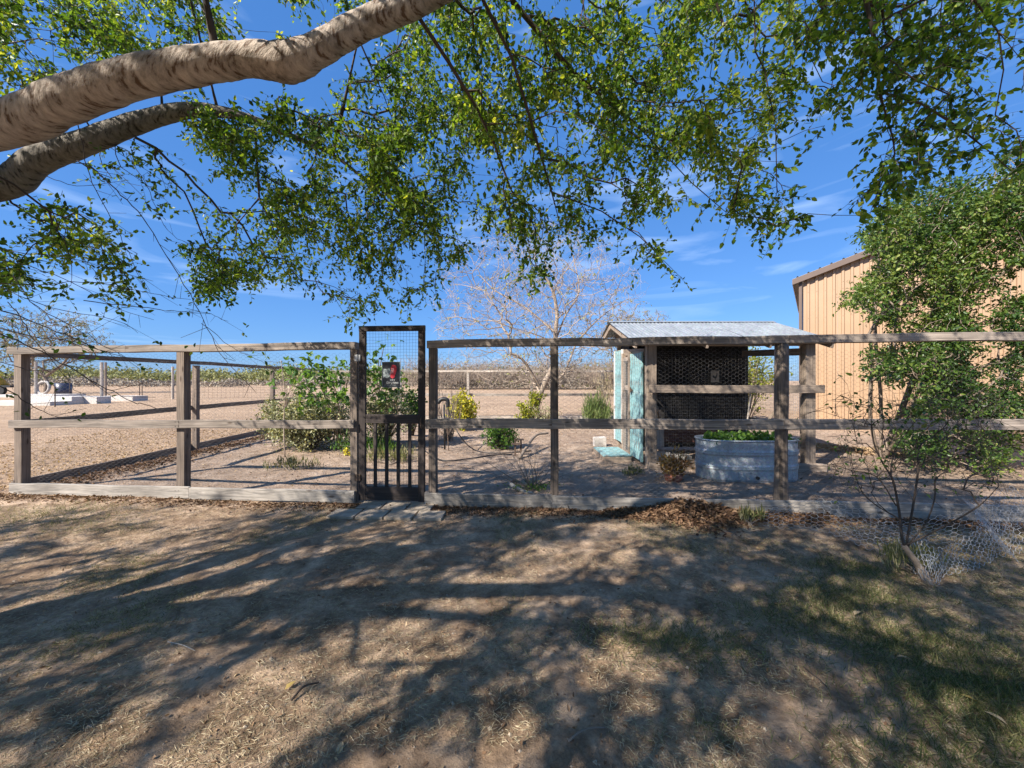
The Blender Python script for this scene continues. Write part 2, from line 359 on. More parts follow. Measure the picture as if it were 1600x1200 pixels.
def ground_mat():
    m, nt, b = new_mat('dirt'); Lk = nt.links.new
    tcn = nd(nt, 'ShaderNodeTexCoord'); at = nd(nt, 'ShaderNodeAttribute', attribute_name='zone')
    sp = nd(nt, 'ShaderNodeSeparateColor'); Lk(at.outputs['Color'], sp.inputs[0])
    def noise(s, d=8, r=.6, vec=None, dist=0.):
        n = nd(nt, 'ShaderNodeTexNoise', Scale=s, Detail=float(d), Roughness=r, Distortion=dist); Lk(vec or tcn.outputs['Object'], n.inputs['Vector']); return n
    big = noise(.35, 6); mid = noise(3.2, 9, .68, dist=.4); fine = noise(38, 6, .75); fine2 = noise(140, 3, .7); M_=0
    def mix(a, bb, f, bl='MIX'):
        mm = nd(nt, 'ShaderNodeMixRGB', blend_type=bl)
        for i, s in ((1, a), (2, bb), (0, f)):
            if isinstance(s, (int, float)): mm.inputs[i].default_value = s
            elif isinstance(s, tuple): mm.inputs[i].default_value = (*s, 1)
            else: Lk(s, mm.inputs[i])
        return mm.outputs[0]
    yard = ramp(nt, mid.outputs['Fac'], [(.30, (.16, .108, .07)), (.47, (.37, .26, .175)), (.62, (.62, .46, .33))])
    gar = ramp(nt, mid.outputs['Fac'], [(.3, (.25, .18, .13)), (.5, (.38, .285, .215)), (.68, (.50, .395, .31))])
    fld = ramp(nt, mid.outputs['Fac'], [(.3, (.33, .225, .15)), (.5, (.43, .305, .205)), (.7, (.52, .39, .275))])
    bigr = ramp(nt, big.outputs['Fac'], [(.35, (.84, .82, .8)), (.65, (1.12, 1.1, 1.08))])
    c = mix(fld.outputs[0], gar.outputs[0], sp.outputs[1])
    c = mix(c, yard.outputs[0], sp.outputs[2])
    c = mix(c, bigr.outputs[0], 1.0, 'MULTIPLY')
    fr = ramp(nt, fine.outputs['Fac'], [(.3, (.55, .52, .5)), (.5, (.95, .95, .95)), (.7, (1.3, 1.28, 1.22))])
    c = mix(c, fr.outputs[0], .75, 'MULTIPLY')
    gr = ramp(nt, fine.outputs['Fac'], [(.3, (.06, .065, .025)), (.55, (.15, .14, .07)), (.75, (.32, .28, .17))])
    gf = nd(nt, 'ShaderNodeMath', operation='MULTIPLY'); Lk(sp.outputs[0], gf.inputs[0]); gf.inputs[1].default_value = .22
    c = mix(c, gr.outputs[0], gf.outputs[0])
    Lk(c, b.inputs['Base Color']); b.inputs['Roughness'].default_value = .95; b.inputs['Specular IOR Level'].default_value = .15
    ad = nd(nt, 'ShaderNodeMath', operation='ADD'); ml = nd(nt, 'ShaderNodeMath', operation='MULTIPLY'); ml.inputs[1].default_value = .35
    Lk(fine2.outputs['Fac'], ml.inputs[0]); Lk(fine.outputs['Fac'], ad.inputs[0]); Lk(ml.outputs[0], ad.inputs[1])
    bp = nd(nt, 'ShaderNodeBump', Strength=.9, Distance=.03); Lk(ad.outputs[0], bp.inputs['Height'])
    bp2 = nd(nt, 'ShaderNodeBump', Strength=.6, Distance=.14); Lk(mid.outputs['Fac'], bp2.inputs['Height']); Lk(bp.outputs[0], bp2.inputs['Normal'])
    Lk(bp2.outputs[0], b.inputs['Normal'])
    return m
me.materials.append(ground_mat())
g = link('ground', me); tag(g, 'bare brown dirt yard running out to a reddish field', kind='structure')

# ------------------------------------------------------------------ boards
def board(name, A, B, w_, h_, mat, parent, up=(0, 0, 1), warp=.004, label=None, nseg=8, chamf=.004, rootloc=None):
    """plank from A to B; length along local X, w_ = thickness across, h_ = height along up"""
    A = Vector(A); B = Vector(B); Lg = (B-A).length; X = (B-A).normalized()
    Z = Vector(up); Z = (Z-X*Z.dot(X)).normalized(); Yv = Z.cross(X)
    R = Matrix((X, Yv, Z)).transposed()
    c = chamf; a, bq = w_/2, h_/2
    prof = np.array([[-a+c, -bq], [a-c, -bq], [a, -bq+c], [a, bq-c], [a-c, bq], [-a+c, bq], [-a, bq-c], [-a, -bq+c]])
    xsn = np.linspace(-Lg/2, Lg/2, nseg+1)
    off = np.cumsum(rng.normal(size=(nseg+1, 2))*warp, 0) if warp else np.zeros((nseg+1, 2)); off -= np.linspace(0, 1, nseg+1)[:, None]*(off[-1]-off[0])+off[0]
    V = np.concatenate([np.column_stack([np.full(8, xsn[i]), prof[:, 0]+off[i, 0], prof[:, 1]+off[i, 1]]) for i in range(nseg+1)])
    i = np.arange(8); j = (i+1) % 8
    f = np.stack([i, j, j+8, i+8], 1); Fc = (f[None]+(np.arange(nseg)*8)[:, None, None]).reshape(-1, 4)
    e = nseg*8
    cap = np.array([[0, 7, 2, 1], [7, 6, 3, 2], [6, 5, 4, 3]])
    Fc = np.concatenate([Fc, cap, cap[:, ::-1]+e])
    me = mesh_np(name, V, Fc, mat)
    o = link(name, me, parent, (A+B)/2, R)
    if label: o['label'] = label
    return o
def pole(name, A, r, h, mat, parent, k=14, lean=(0, 0), label=None):
    pts = np.array([[lean[0]*t, lean[1]*t, t*h] for t in np.linspace(0, 1, 7)])
    V, Fc = tube(pts, r*(1+.05*rng.normal(size=7)), k)
    # grain runs along local X: build lying down then rotate
    R = Matrix(((0, 0, -1), (0, 1, 0), (1, 0, 0)))  # local x -> world z
    Vl = V[:, [2, 1, 0]]*np.array([1, 1, -1])
    me = mesh_np(name, Vl, Fc[:, ::1], mat, smooth=True)
    o = link(name, me, parent, A, R)
    if label: o['label'] = label
    return o
def frame_pts(o, X, Yv, uvw):
    return np.asarray(o)+uvw[:, :1]*np.asarray(X)+uvw[:, 1:2]*np.asarray(Yv)
def hex_wire(O, U, Vv, W, H, cell=.05, r=.0008, keep=None, sag=.012, jitter=.002):
    """chicken wire filling W x H from O along unit U and V"""
    O = np.asarray(O, float); U = np.asarray(U, float); Vv = np.asarray(Vv, float); a = cell/math.sqrt(3)
    ni = int(W/(1.5*a))+1; nj = int(H/cell)+2
    ii, jj = np.meshgrid(np.arange(ni), np.arange(nj), indexing='ij'); ii = ii.ravel(); jj = jj.ravel()
    cx = 1.5*a*ii; cy = cell*(jj+.5*(ii % 2))
    hx = lambda ang: (cx+a*math.cos(ang), cy+a*math.sin(ang))
    p0 = hx(0); p1 = hx(math.pi/3); p2 = hx(2*math.pi/3); p5 = hx(-math.pi/3)
    A2 = np.concatenate([np.column_stack(p2), np.column_stack(p1), np.column_stack(p0)])
    B2 = np.concatenate([np.column_stack(p1), np.column_stack(p0), np.column_stack(p5)])
    tw = np.concatenate([np.full(len(cx), 1.7), np.ones(len(cx)), np.ones(len(cx))])
    ok = (A2[:, 0] < W) & (B2[:, 0] < W) & (A2[:, 1] < H) & (B2[:, 1] < H) & (A2.min(1) > 0) & (B2.min(1) > 0)
    if keep is not None: ok &= keep((A2+B2)/2)
    A2, B2, tw = A2[ok], B2[ok], tw[ok]
    N = np.cross(U, Vv)
    def to3(p):
        q = p+jitter*np.column_stack([vnoise(p[:, 0], p[:, 1], .03, 11), vnoise(p[:, 0], p[:, 1], .03, 12)])*4
        d = sag*vnoise(p[:, 0], p[:, 1], .35, 13)*2
        return O+q[:, :1]*U+q[:, 1:2]*Vv+d[:, None]*N
    return prisms(to3(A2), to3(B2), r*tw, r*tw, 3)
def grid_wire(O, U, Vv, W, H, du, dv, r=.0011, sag=.004):
    O = np.asarray(O, float); U = np.asarray(U, float); Vv = np.asarray(Vv, float); A, B = [], []
    N = np.cross(U, Vv); n = 8
    def p(u, v): return O+u*U+v*Vv+sag*math.sin(u*5+v*3)*N
    for u in np.arange(0, W+1e-6, du):
        q = [p(u+.002*rng.normal(), v) for v in np.linspace(0, H, n)]; A += q[:-1]; B += q[1:]
    for v in np.arange(0, H+1e-6, dv):
        q = [p(u, v+.002*rng.normal()) for u in np.linspace(0, W, n)]; A += q[:-1]; B += q[1:]
    return prisms(np.array(A), np.array(B), r, r, 3)

# ------------------------------------------------------------------ front fence
fd = Vector((1, -.083, 0)).normalized()              # along the fence
fn = Vector((-.083, -1, 0)).normalized()             # towards the camera
fnn = fn*1.0
def FP(px, z, off=0.0):
    """point on the front fence line seen at column px"""
    k = (px-800)/F; Y = 4.74/(1+.083*k); X = k*Y
    return Vector((X, Y, z))+fn*off
def ztop(X): return 1.955+.0065*(X+7)
def zmid(X): return .90+.0095*(X+7)
def fence_sec(label, pxs, tops, mids, kicks, round_at=()):
    c = FP(sum(pxs)/len(pxs), 0)
    root = thing('rail_fence', c, label, 'fence')
    for px in pxs:
        q = FP(px, -.15); X = q.x
        if px in round_at: pole('post', q, .072, ztop(X)-.05+.15, M_post, root, lean=(.01, .0), label='round pole post')
        else:
            wd = .115 if px < 300 else (.095 if px > 800 else .092)
            board('post', q, Vector((q.x, q.y, ztop(X)-.048)), wd, .10, M_post, root, up=fn, nseg=6, warp=.002)
    for (a, b) in tops:
        A = FP(a, 0, .0); B = FP(b, 0, .0); A.z = ztop(A.x); B.z = ztop(B.x)
        board('rail', A, B, .12, .092, M_rail, root, nseg=10)
    for (a, b) in mids:
        A = FP(a, 0, .078); B = FP(b, 0, .078); A.z = zmid(A.x)+.05; B.z = zmid(B.x)+.05
        board('rail', A, B, .038, .105 if a < 600 else .118, M_rail, root, nseg=10)
    for (a, b) in kicks:
        A = FP(a, 0, .078); B = FP(b, 0, .078); A.z = .075; B.z = .085
        board('kick_board', A, B, .038, .15 if a < 600 else .175, M_kick, root, nseg=12, warp=.005)
    A = FP(pxs[0], .1, -.06); B = FP(pxs[-1], .1, -.06)
    V, Fc = hex_wire(A, fd, (0, 0, 1), (B-A).length, 1.82, .05, .0006)
    link('chicken_wire', mesh_np('chicken_wire', V, Fc, M_wired), root)['kind'] = 'stuff'
    return root
def fix_children_world(): pass
# children given world-space vertices: shift by parent location handled in link (matrix_basis inverse)
fence_sec('weathered rail fence on the left of the gate with pale kick board', [35, 287, 555],
          [(20, 203), (203.3, 558)], [(28, 290), (290.5, 558)], [(29, 305), (305.4, 559)])
fence_sec('weathered rail fence on the right of the gate running in front of the coop', [677, 866, 1220, 1700],
          [(669, 986), (986.4, 1228), (1228.4, 1760)], [(668, 862), (862.4, 1217), (1217.3, 1760)], [(667, 862), (862.4, 1180), (1180.4, 1760)], round_at=(1220,))
# side and back fence
def plain_fence(label, posts, A, B, zt, zm, mat, cell=.05, kick=True, hexr=.0006, th=.075, split=1, group=None):
    A = Vector(A); B = Vector(B); root = thing('rail_fence', (A+B)/2, label, 'fence')
    d = (B-A).normalized()
    for t in posts:
        q = A+(B-A)*t
        board('post', q+Vector((0, 0, -.1)), q+Vector((0, 0, zt-.02)), .10, .10, mat, root, up=(-d.y, d.x, 0), nseg=4, warp=.003)
    n = Vector((-d.y, d.x, 0))
    for s in range(split):
        a = A+(B-A)*(s/split); b = A+(B-A)*((s+1)/split)-d*.004
        board('rail', a+Vector((0, 0, zt+.03)), b+Vector((0, 0, zt+.03)), .12, th, mat, root)
        board('rail', a+n*.072+Vector((0, 0, zm)), b+n*.072+Vector((0, 0, zm)), .035, .10, mat, root)
        if kick: board('kick_board', a+n*.072+Vector((0, 0, .06)), b+n*.072+Vector((0, 0, .06)), .035, .13, mat, root)
    V, Fc = hex_wire(A+Vector((0, 0, .1))-n*.056, d, (0, 0, 1), (B-A).length, zt-.1, cell, hexr)
    link('chicken_wire', mesh_np('chicken_wire', V, Fc, M_wired), root)['kind'] = 'stuff'
    return root
plain_fence('weathered rail fence running back along the left side of the garden', [.33, .63, .99], (-6.98, 5.42, 0), (-7.3, 15.1, 0), 1.90, .93, M_post, .06, split=2)
plain_fence('sunlit pale rail fence along the back of the garden before the field', [0.02, .165, .325, .475, .64, .80, .97], (-7.2, 15.3, 0), (9.6, 15.0, 0), 1.87, .97, M_paleWood, .10, hexr=.0014, split=4)

# ------------------------------------------------------------------ gate
gp0, gp1 = FP(563, 0, .02), FP(665, 0, .02)
gd = (gp1-gp0).normalized(); gw = (gp1-gp0).length
gate = thing('gate', (gp0+gp1)/2, 'tall dark screen gate with four slats and a rooster sign on its wire', 'gate')
def gpt(u, z, off=0): return gp0+gd*u+Vector((0, 0, z))+fn*off
zb, zt_ = .03, 2.235
st = .085
board('stile', gpt(st/2, zb), gpt(st/2, zt_-.07), .04, st, M_gate, gate, up=gd, nseg=6, warp=.001)
board('stile', gpt(gw-st/2, zb), gpt(gw-st/2, zt_-.07), .04, st, M_gate, gate, up=gd, nseg=6, warp=.001)
board('top_rail', gpt(0, zt_-.033), gpt(gw, zt_-.033), .045, .068, M_gate, gate, nseg=4, warp=0)
board('middle_rail', gpt(st+.002, 1.06), gpt(gw-st-.002, 1.06), .035, .11, M_gate, gate, nseg=4, warp=0)
board('bottom_rail', gpt(st+.002, .12), gpt(gw-st-.002, .12), .035, .17, M_gate, gate, nseg=4, warp=0)
for u in (.207, .356, .505, .654):
    board('slat', gpt(u*gw/.85, .208), gpt(u*gw/.85, 1.002), .028, .04, M_gate, gate, up=gd, nseg=3, warp=0)
V, Fc = grid_wire(gpt(st*.5, .06, -.028), gd, (0, 0, 1), gw-st, 2.12, .04, .04, .0013)
link('wire_mesh', mesh_np('wire_mesh', V, Fc, M_gatewire), gate)['kind'] = 'stuff'
for z in (1.83, .32):
    V, Fc = cat_vf([box_vf(-.035, .035, -.006, .006, -.04, .04), tube([[0, -.01, -.045], [0, -.01, .045]], .008, 8)])
    link('hinge', mesh_np('hinge', V, Fc, M_wire if z > 1 else M_iron), gate, gpt(-.012, z, .030))
V, Fc = cat_vf([tube(spline([[.0, 0, 0], [.0, -.03, .02], [.0, -.03, .12], [0, 0, .14]]), .007, 6)])
link('handle', mesh_np('handle', V, Fc, M_iron), gate, gpt(gw-.04, .95, .022))
# sign
sgn = thing('hanging_sign', gpt(.42, 1.6, .03), 'small black metal sign with a red rooster and white lettering on the gate', 'sign')
sx0, sx1 = .315, .542
so_ = gpt((sx0+sx1)/2, 1.62, .034)
SR = Matrix((gd, -fn, Vector((0, 0, 1)))).transposed()
M_signblk = plain('black_sign_paint', (.012, .012, .014), .35, 0, .2, 8, 0)
M_signwht = plain('white_sign_paint', (.62, .62, .60), .6, 0, .1, 8, 0)
M_signred = plain('red_sign_paint', (.50, .02, .035), .5, 0, .2, 30, 0)
M_signpink = plain('pink_sign_paint', (.62, .25, .25), .5, 0, .2, 30, 0)
M_signgrey = plain('grey_sign_paint', (.20, .23, .23), .5, 0, .6, 60, 0)
sw, sh = .225, .31
link('sign_plate', mesh_np('sign_plate', *box_vf(-sw/2, sw/2, -.003, .003, -sh/2, sh/2), M_signblk), sgn, so_, SR)
fr = cat_vf([box_vf(-sw/2-.006, -sw/2, -.005, .005, -sh/2-.006, sh/2+.006), box_vf(sw/2, sw/2+.006, -.005, .005, -sh/2-.006, sh/2+.006), box_vf(-sw/2, sw/2, -.005, .005, -sh/2-.006, -sh/2), box_vf(-sw/2, sw/2, -.005, .005, sh/2, sh/2+.006)])
link('sign_rim', mesh_np('sign_rim', *fr, M_signgrey), sgn, so_, SR)
def poly(name, pts, mat, off):
    me = bpy.data.meshes.new(name); me.from_pydata([(x, -off, z) for x, z in pts], [], [list(range(len(pts)))]); me.materials.append(mat); me.update()
    return link(name, me, sgn, so_, SR)
poly('rooster_body', [(-.105, .075), (-.07, .07), (-.02, .075), (.0, .04), (-.01, -.02), (-.05, -.045), (-.085, -.03), (-.108, -.05)], M_signgrey, .0045)
poly('rooster_comb', [(.005, .10), (.012, .12), (.03, .125), (.04, .115), (.055, .118), (.068, .095), (.075, .06), (.066, .03), (.055, .0), (.045, -.035), (.02, -.05), (-.005, -.035), (-.012, 0), (.002, .04), (-.002, .075)], M_signred, .006)
poly('rooster_face', [(.008, .08), (.03, .085), (.04, .065), (.03, .035), (.032, .015), (.012, .02), (-.012, -.01), (-.02, .0), (-.002, .04)], M_signpink, .0075)
poly('rooster_eye', [(.012+.006*math.cos(a), .062+.006*math.sin(a)) for a in np.linspace(0, 6.28, 9)[:-1]], M_signblk, .009)
def text(s, size, x, z, shear=0, off=.006, name='lettering'):
    cu = bpy.data.curves.new(name, 'FONT'); cu.body = s; cu.size = size; cu.shear = shear; cu.align_x = 'CENTER'
    to = bpy.data.objects.new('tmp', cu); C.objects.link(to)
    dg = bpy.context.evaluated_depsgraph_get(); me = bpy.data.meshes.new_from_object(to.evaluated_get(dg))
    bpy.data.objects.remove(to); me.materials.clear(); me.materials.append(M_signwht)
    R2 = SR @ Matrix(((1, 0, 0), (0, 0, -1), (0, 1, 0)))
    return link(name, me, sgn, so_+SR @ Vector((x, -off, z)), R2)
text('HEY', .036, .02, -.083)
text('Gorgeous', .040, .012, -.112, .35)
V, Fc = cat_vf([box_vf(-.09+i*.0125, -.09+i*.0125+.008*(.5+rng.random()*.5), -.007, -.005, -.138, -.138+.010+.003*rng.random()) for i in range(15)])
link('lettering', mesh_np('lettering', V, Fc, M_signgrey), sgn, so_, SR)['label'] = 'row of small worn lettering'

# pavers at the gate
pv = thing('paver_step', G(595, 798), 'flat grey concrete pavers laid on the dirt before the gate', 'pavers')
def paver(x0, y0, w_, d_, rz):
    V, Fc = box_vf(-w_/2+.006, w_/2-.006, -d_/2+.006, d_/2-.006, -.03, .024+.005*rng.random())
    V[4:] *= [.99, .99, 1]
    link('paver', mesh_np('paver', V, Fc, M_dusty), pv, (x0, y0, 0), Matrix.Rotation(rz, 3, 'Z'))
for i in range(3): paver(-1.72+i*.31, 4.70-.026*i, .30, .27, -.06+.02*rng.normal())
for i in range(4): paver(-1.92+i*.33, 4.42-.02*i, .32, .27, -.07+.025*rng.normal())

# ------------------------------------------------------------------ coop
cx0, cx1, cy0, cy1 = 2.38, 5.14, 6.75, 8.65
coop = thing('chicken_coop', ((cx0+cx1)/2, (cy0+cy1)/2, 0), 'timber and wire chicken coop with corrugated metal roof and turquoise doors', 'chicken coop')
Z = Vector((0, 0, 1))
def bd(name, a, b, w_, h_, m=M_coopw, up=(0, 0, 1), **k): return board(name, a, b, w_, h_, m, coop, up=up, nseg=5, **k)
bd('post', (cx0+.06, cy0, 0), (cx0+.06, cy0, 2.25), .13, .165, up=(1, 0, 0))
bd('post', (cx1-.02, cy0-.10, 0), (cx1-.02, cy0-.10, 2.25), .14, .17, up=(1, 0, 0))
bd('post', (cx0+.04, cy1, 0), (cx0+.04, cy1, 2.45), .10, .10, up=(1, 0, 0))
bd('post', (cx1, cy1, 0), (cx1, cy1, 2.45), .10, .10, up=(1, 0, 0))
bd('rail', (cx0-.02, cy0-.16, 1.40), (cx1+.15, cy0-.24, 1.40), .045, .135)
bd('rail', (cx0+.17, cy0, .72), (cx1-.15, cy0-.09, .72), .04, .08)
bd('sill_beam', (cx0-.02, cy0-.12, .06), (cx1+.18, cy0-.22, .06), .10, .13)
bd('top_plate', (cx0-.1, cy0-.02, 2.22), (cx1+.1, cy0-.06, 2.22), .09, .14)
bd('top_plate', (cx0-.1, cy1, 2.42), (cx1+.1, cy1, 2.42), .09, .12)
bd('side_beam', (cx1, cy0, 2.05), (cx1, cy1, 2.15), .05, .13)
bd('side_beam', (cx0, cy0+.12, 2.05), (cx0, cy1-.06, 2.15), .05, .13)
bd('side_rail', (cx1, cy0+.05, .70), (cx1, cy1-.07, .70), .04, .10)
# back wall: dark upright boards
nb = 15
for i in range(nb):
    a = cx0+.12+i*(cx1+.1-cx0-.12)/nb; wd = (cx1+.1-cx0-.12)/nb
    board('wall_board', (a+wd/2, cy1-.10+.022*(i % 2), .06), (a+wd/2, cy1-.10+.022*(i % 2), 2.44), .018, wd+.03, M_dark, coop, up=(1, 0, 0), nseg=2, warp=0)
# interior nest boxes and roost
V, Fc = box_vf(-.75, .75, -.2, .2, -.18, .18)
link('nest_box', mesh_np('nest_box', V, Fc, M_red), coop, (3.75, 8.3, .42))
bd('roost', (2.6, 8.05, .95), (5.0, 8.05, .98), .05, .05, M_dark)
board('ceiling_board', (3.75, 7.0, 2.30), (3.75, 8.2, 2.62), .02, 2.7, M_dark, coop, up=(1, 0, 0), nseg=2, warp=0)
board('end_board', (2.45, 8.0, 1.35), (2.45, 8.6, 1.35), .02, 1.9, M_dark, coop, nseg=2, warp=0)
bd('brace', (2.62, 6.95, 1.05), (2.95, 7.6, .70), .04, .07)
bd('brace', (2.66, 6.93, .35), (2.66, 6.93, .75), .03, .16, M_paleWood, up=(1, 0, 0))
# gable ends
for gx in (cx0-.08, cx1+.08):
    V = np.array([[gx, cy0-.1, 2.16], [gx, cy1+.02, 2.45], [gx, 8.0, 2.72], [gx, 7.98, 2.72]]); V2 = V+np.array([.02, 0, 0])
    link('gable_board', mesh_np('gable_board', np.concatenate([V, V2]), np.array([[0, 1, 2, 3], [7, 6, 5, 4], [0, 4, 5, 1], [1, 5, 6, 2], [2, 6, 7, 3], [3, 7, 4, 0]]), M_coopw), coop)
# roof: ridge y 8.04 z 2.77, front eave y 6.38 z 2.2, back eave y 8.72 z 2.51
def roof_sheet(x0, x1, ya, za, yb, zb2, lift=0, mt=M_roof):
    n = max(8, int((x1-x0)/.076*6)); xx = np.linspace(x0, x1, n); m = 6; Vv = []
    for t in np.linspace(0, 1, m):
        yy = ya+(yb-ya)*t; zz = za+(zb2-za)*t+lift
        Vv.append(np.column_stack([xx, np.full(n, yy), zz+.010*np.sin(xx/.076*2*math.pi)]))
    Vv = np.concatenate(Vv); nn = n*m
    Vv = np.concatenate([Vv, Vv-np.array([0, 0, .0015])])
    I = (np.arange(m-1)[:, None]*n+np.arange(n-1)[None]).ravel()
    f1 = np.stack([I, I+1, I+n+1, I+n], 1); f2 = f1[:, ::-1]+nn
    link('roof_sheet', mesh_np('roof_sheet', Vv, np.concatenate([f1, f2]), mt, smooth=True), coop)
rx0, rx1 = 2.02, 5.46
for i in range(5):
    a = rx0+(rx1-rx0)*i/5; b = rx0+(rx1-rx0)*(i+1)/5+.03
    roof_sheet(a, min(b, rx1+.01), 6.38+.012*(i % 3), 2.195-.004*(i % 3), 8.04, 2.765, .0022*i)
    roof_sheet(a, min(b, rx1+.01), 8.05, 2.765, 8.74, 2.52, .0022*i)
V = []
for xx in (rx0-.01, rx1+.01): V += [[xx, 7.93, 2.748], [xx, 8.045, 2.79], [xx, 8.16, 2.748]]
V = np.array(V); V = np.concatenate([V, V-[0, 0, .003]])
link('ridge_cap', mesh_np('ridge_cap', V, np.array([[0, 3, 4, 1], [1, 4, 5, 2], [7, 10, 9, 6], [8, 11, 10, 7]]), M_roof), coop)
for xx in (rx0+.06, cx0+.9, cx1-.8, rx1-.08):
    bd('rafter', (xx, 6.44, 2.13), (xx, 8.03, 2.675), .04, .09); bd('rafter', (xx, 8.06, 2.675), (xx, 8.70, 2.46), .04, .09)
for (ya, za) in ((6.46, 2.19), (7.2, 2.44), (8.62, 2.53)):
    bd('purlin', (rx0+.02, ya, za-.015), (rx1-.02, ya, za-.015), .03, .02)
# wire
V, Fc = cat_vf([grid_wire((cx0-.02, cy0-.135, .10), (1, -.02, 0), (0, 0, 1), cx1-cx0+.06, 1.38, .03, .052, .0008),])
link('welded_wire', mesh_np('welded_wire', V, Fc, M_wired), coop)['kind'] = 'stuff'
V, Fc = hex_wire((cx0+.12, cy0-.115, 1.45), (1, -.02, 0), (0, 0, 1), cx1-cx0-.16, .72, .066, .00075, sag=.03)
link('chicken_wire', mesh_np('chicken_wire', V, Fc, M_wired), coop)['kind'] = 'stuff'
V, Fc = grid_wire((cx1+.03, cy0, .1), (0, 1, 0), (0, 0, 1), cy1-cy0, 2.0, .05, .05, .0014)
link('welded_wire', mesh_np('welded_wire', V, Fc, M_wire), coop)['kind'] = 'stuff'
# left side: near door, wire frame, far turquoise panel
sxp = 2.33
def sideboards(name, y0, y1, z0, z1, n, mat, framemat):
    fr_ = [((sxp, y0+.03, z0), (sxp, y0+.03, z1)), ((sxp, y1-.03, z0), (sxp, y1-.03, z1))]
    first = None
    for i in range(n):
        a = y0+.06+(y1-y0-.12)*i/n; wd = (y1-y0-.12)/n
        o = board('door_board' if name == 'door' else 'panel_board', (sxp+.004, a+wd/2, z0+.01), (sxp+.004, a+wd/2, z1-.01), .02, wd-.004, mat, coop, up=(0, 1, 0), nseg=2, warp=0)
    for a, b in fr_: board('door_frame', a, b, .04, .06, framemat, coop, up=(0, 1, 0), nseg=2, warp=0)
M_whitew = wood('white_painted_wood', (.45, .44, .42), (.74, .73, .70))
sideboards('door', 6.87, 7.52, .08, 2.06, 4, M_turq, M_turq)
sideboards('panel', 8.08, 8.72, .22, 2.2, 4, M_turq, M_whitew)
bd('side_post', (sxp, 7.58, 0), (sxp, 7.58, 2.1), .07, .09, up=(0, 1, 0)); bd('side_post', (sxp, 8.02, 0), (sxp, 8.02, 2.1), .07, .09, up=(0, 1, 0))
bd('side_rail', (sxp, 7.63, 1.4), (sxp, 7.97, 1.4), .04, .09); bd('side_rail', (sxp, 7.63, 1.98), (sxp, 7.97, 1.98), .04, .09)
V, Fc = grid_wire((sxp-.03, 7.6, .1), (0, 1, 0), (0, 0, 1), .42, 1.9, .026, .05, .0014)
link('welded_wire', mesh_np('welded_wire', V, Fc, M_wire), coop)['kind'] = 'stuff'
link('latch', mesh_np('latch', *cat_vf([box_vf(-.01, .01, -.05, .05, -.02, .02), box_vf(-.02, -.01, -.02, .02, -.05, .06)]), M_iron), coop, (sxp-.03, 7.42, 1.36))
# plaque with rooster
plq = thing('wooden_plaque', P(1117, 588, 8.45), 'small tan wooden plaque with a black rooster hung on the dark coop wall', 'plaque')
pc = P(1117, 588, 8.45)
link('plaque_board', mesh_np('plaque_board', *box_vf(-.09, .09, -.008, .008, -.125, .125), M_paleWood), plq, pc)
me_ = bpy.data.meshes.new('rooster_silhouette')
rs = [(-.055, .03), (-.045, .0), (-.04, .03), (-.02, -.0), (.01, .0), (.03, .03), (.03, .06), (.045, .065), (.055, .05), (.047, .045), (.045, .0), (.025, -.045), (.01, -.055), (.01, -.085), (-.0, -.085), (-.002, -.055), (-.03, -.045), (-.055, -.01)]
me_.from_pydata([(x, 0, z) for x, z in rs], [], [list(range(len(rs)))]); me_.materials.append(M_black); me_.update()
link('rooster_silhouette', me_, plq, pc-np.array([0, .010, 0]))
# leaning stick, stones, step
def stick(name, pts, r, mat, label, cat, k=7, group=None):
    pts = np.asarray(pts, float); s = spline(pts, 5); c = pts[0]
    V, Fc = tube(s-c, np.linspace(r, r*.7, len(s)), k)
    o = link(name, mesh_np(name, V, Fc, mat, smooth=True), None, c); return tag(o, label, cat, group)
stick('leaning_stick', [(3.93, 6.50, .02), (4.0, 6.55, .7), (4.09, 6.58, 1.33)], .016, M_paleWood, 'pale crooked stick leaning on the front rail of the coop', 'stick')
bd('prop', (4.78, 7.2, .75), (5.02, 6.95, 1.35), .045, .045)
def rock(name, c, s, mat, label, cat, seed=0, group=None, parent=None):
    r2 = np.random.default_rng(seed); n, m = 10, 7; V = []
    for i in range(m):
        ph = math.pi*(i+.5)/m
        for j in range(n):
            th = 2*math.pi*j/n; q = np.array([math.sin(ph)*math.cos(th), math.sin(ph)*math.sin(th), math.cos(ph)])
            q = np.sign(q)*np.abs(q)**.7; V.append(q*np.array(s)*(1+.12*r2.normal()))
    V = np.array(V); i = np.arange(n); j = (i+1) % n; f = np.stack([i, i+n, j+n, j], 1)
    Fc = (f[None]+(np.arange(m-1)*n)[:, None, None]).reshape(-1, 4)
    cap = np.array([[0, 1, 2, 3], [0, 3, 4, 9], [9, 4, 5, 8], [8, 5, 6, 7]])
    Fc = np.concatenate([Fc, cap, cap[:, ::-1]+(m-1)*n])
    o = link(name, mesh_np(name, V, Fc, mat, smooth=False), parent, c)
    return tag(o, label, cat, group)
def block(name, c, s, mat, label, cat, rz=0):
    V, Fc = box_vf(-s[0]/2, s[0]/2, -s[1]/2, s[1]/2, 0, s[2]); V += rng.normal(size=V.shape)*.006
    o = link(name, mesh_np(name, V, Fc, mat), None, c, Matrix.Rotation(rz, 3, 'Z')); return tag(o, label, cat)
block('concrete_block', (2.70, 6.98, 0), (.26, .2, .25), M_conc, 'pale square concrete block just inside the coop front next to its post', 'block', .1)
block('concrete_block', (3.02, 6.92, 0), (.36, .22, .21), M_stone, 'rough flat topped stone block behind the orange dry plant', 'block', -.15)
block('brick', (3.42, 6.5, 0), (.14, .08, .19), M_conc, 'small upright block against the left end of the stock tank', 'block', .2)
stp = thing('door_step', (1.98, 7.75, 0), 'low peeling turquoise wooden step in front of the coop door', 'step')
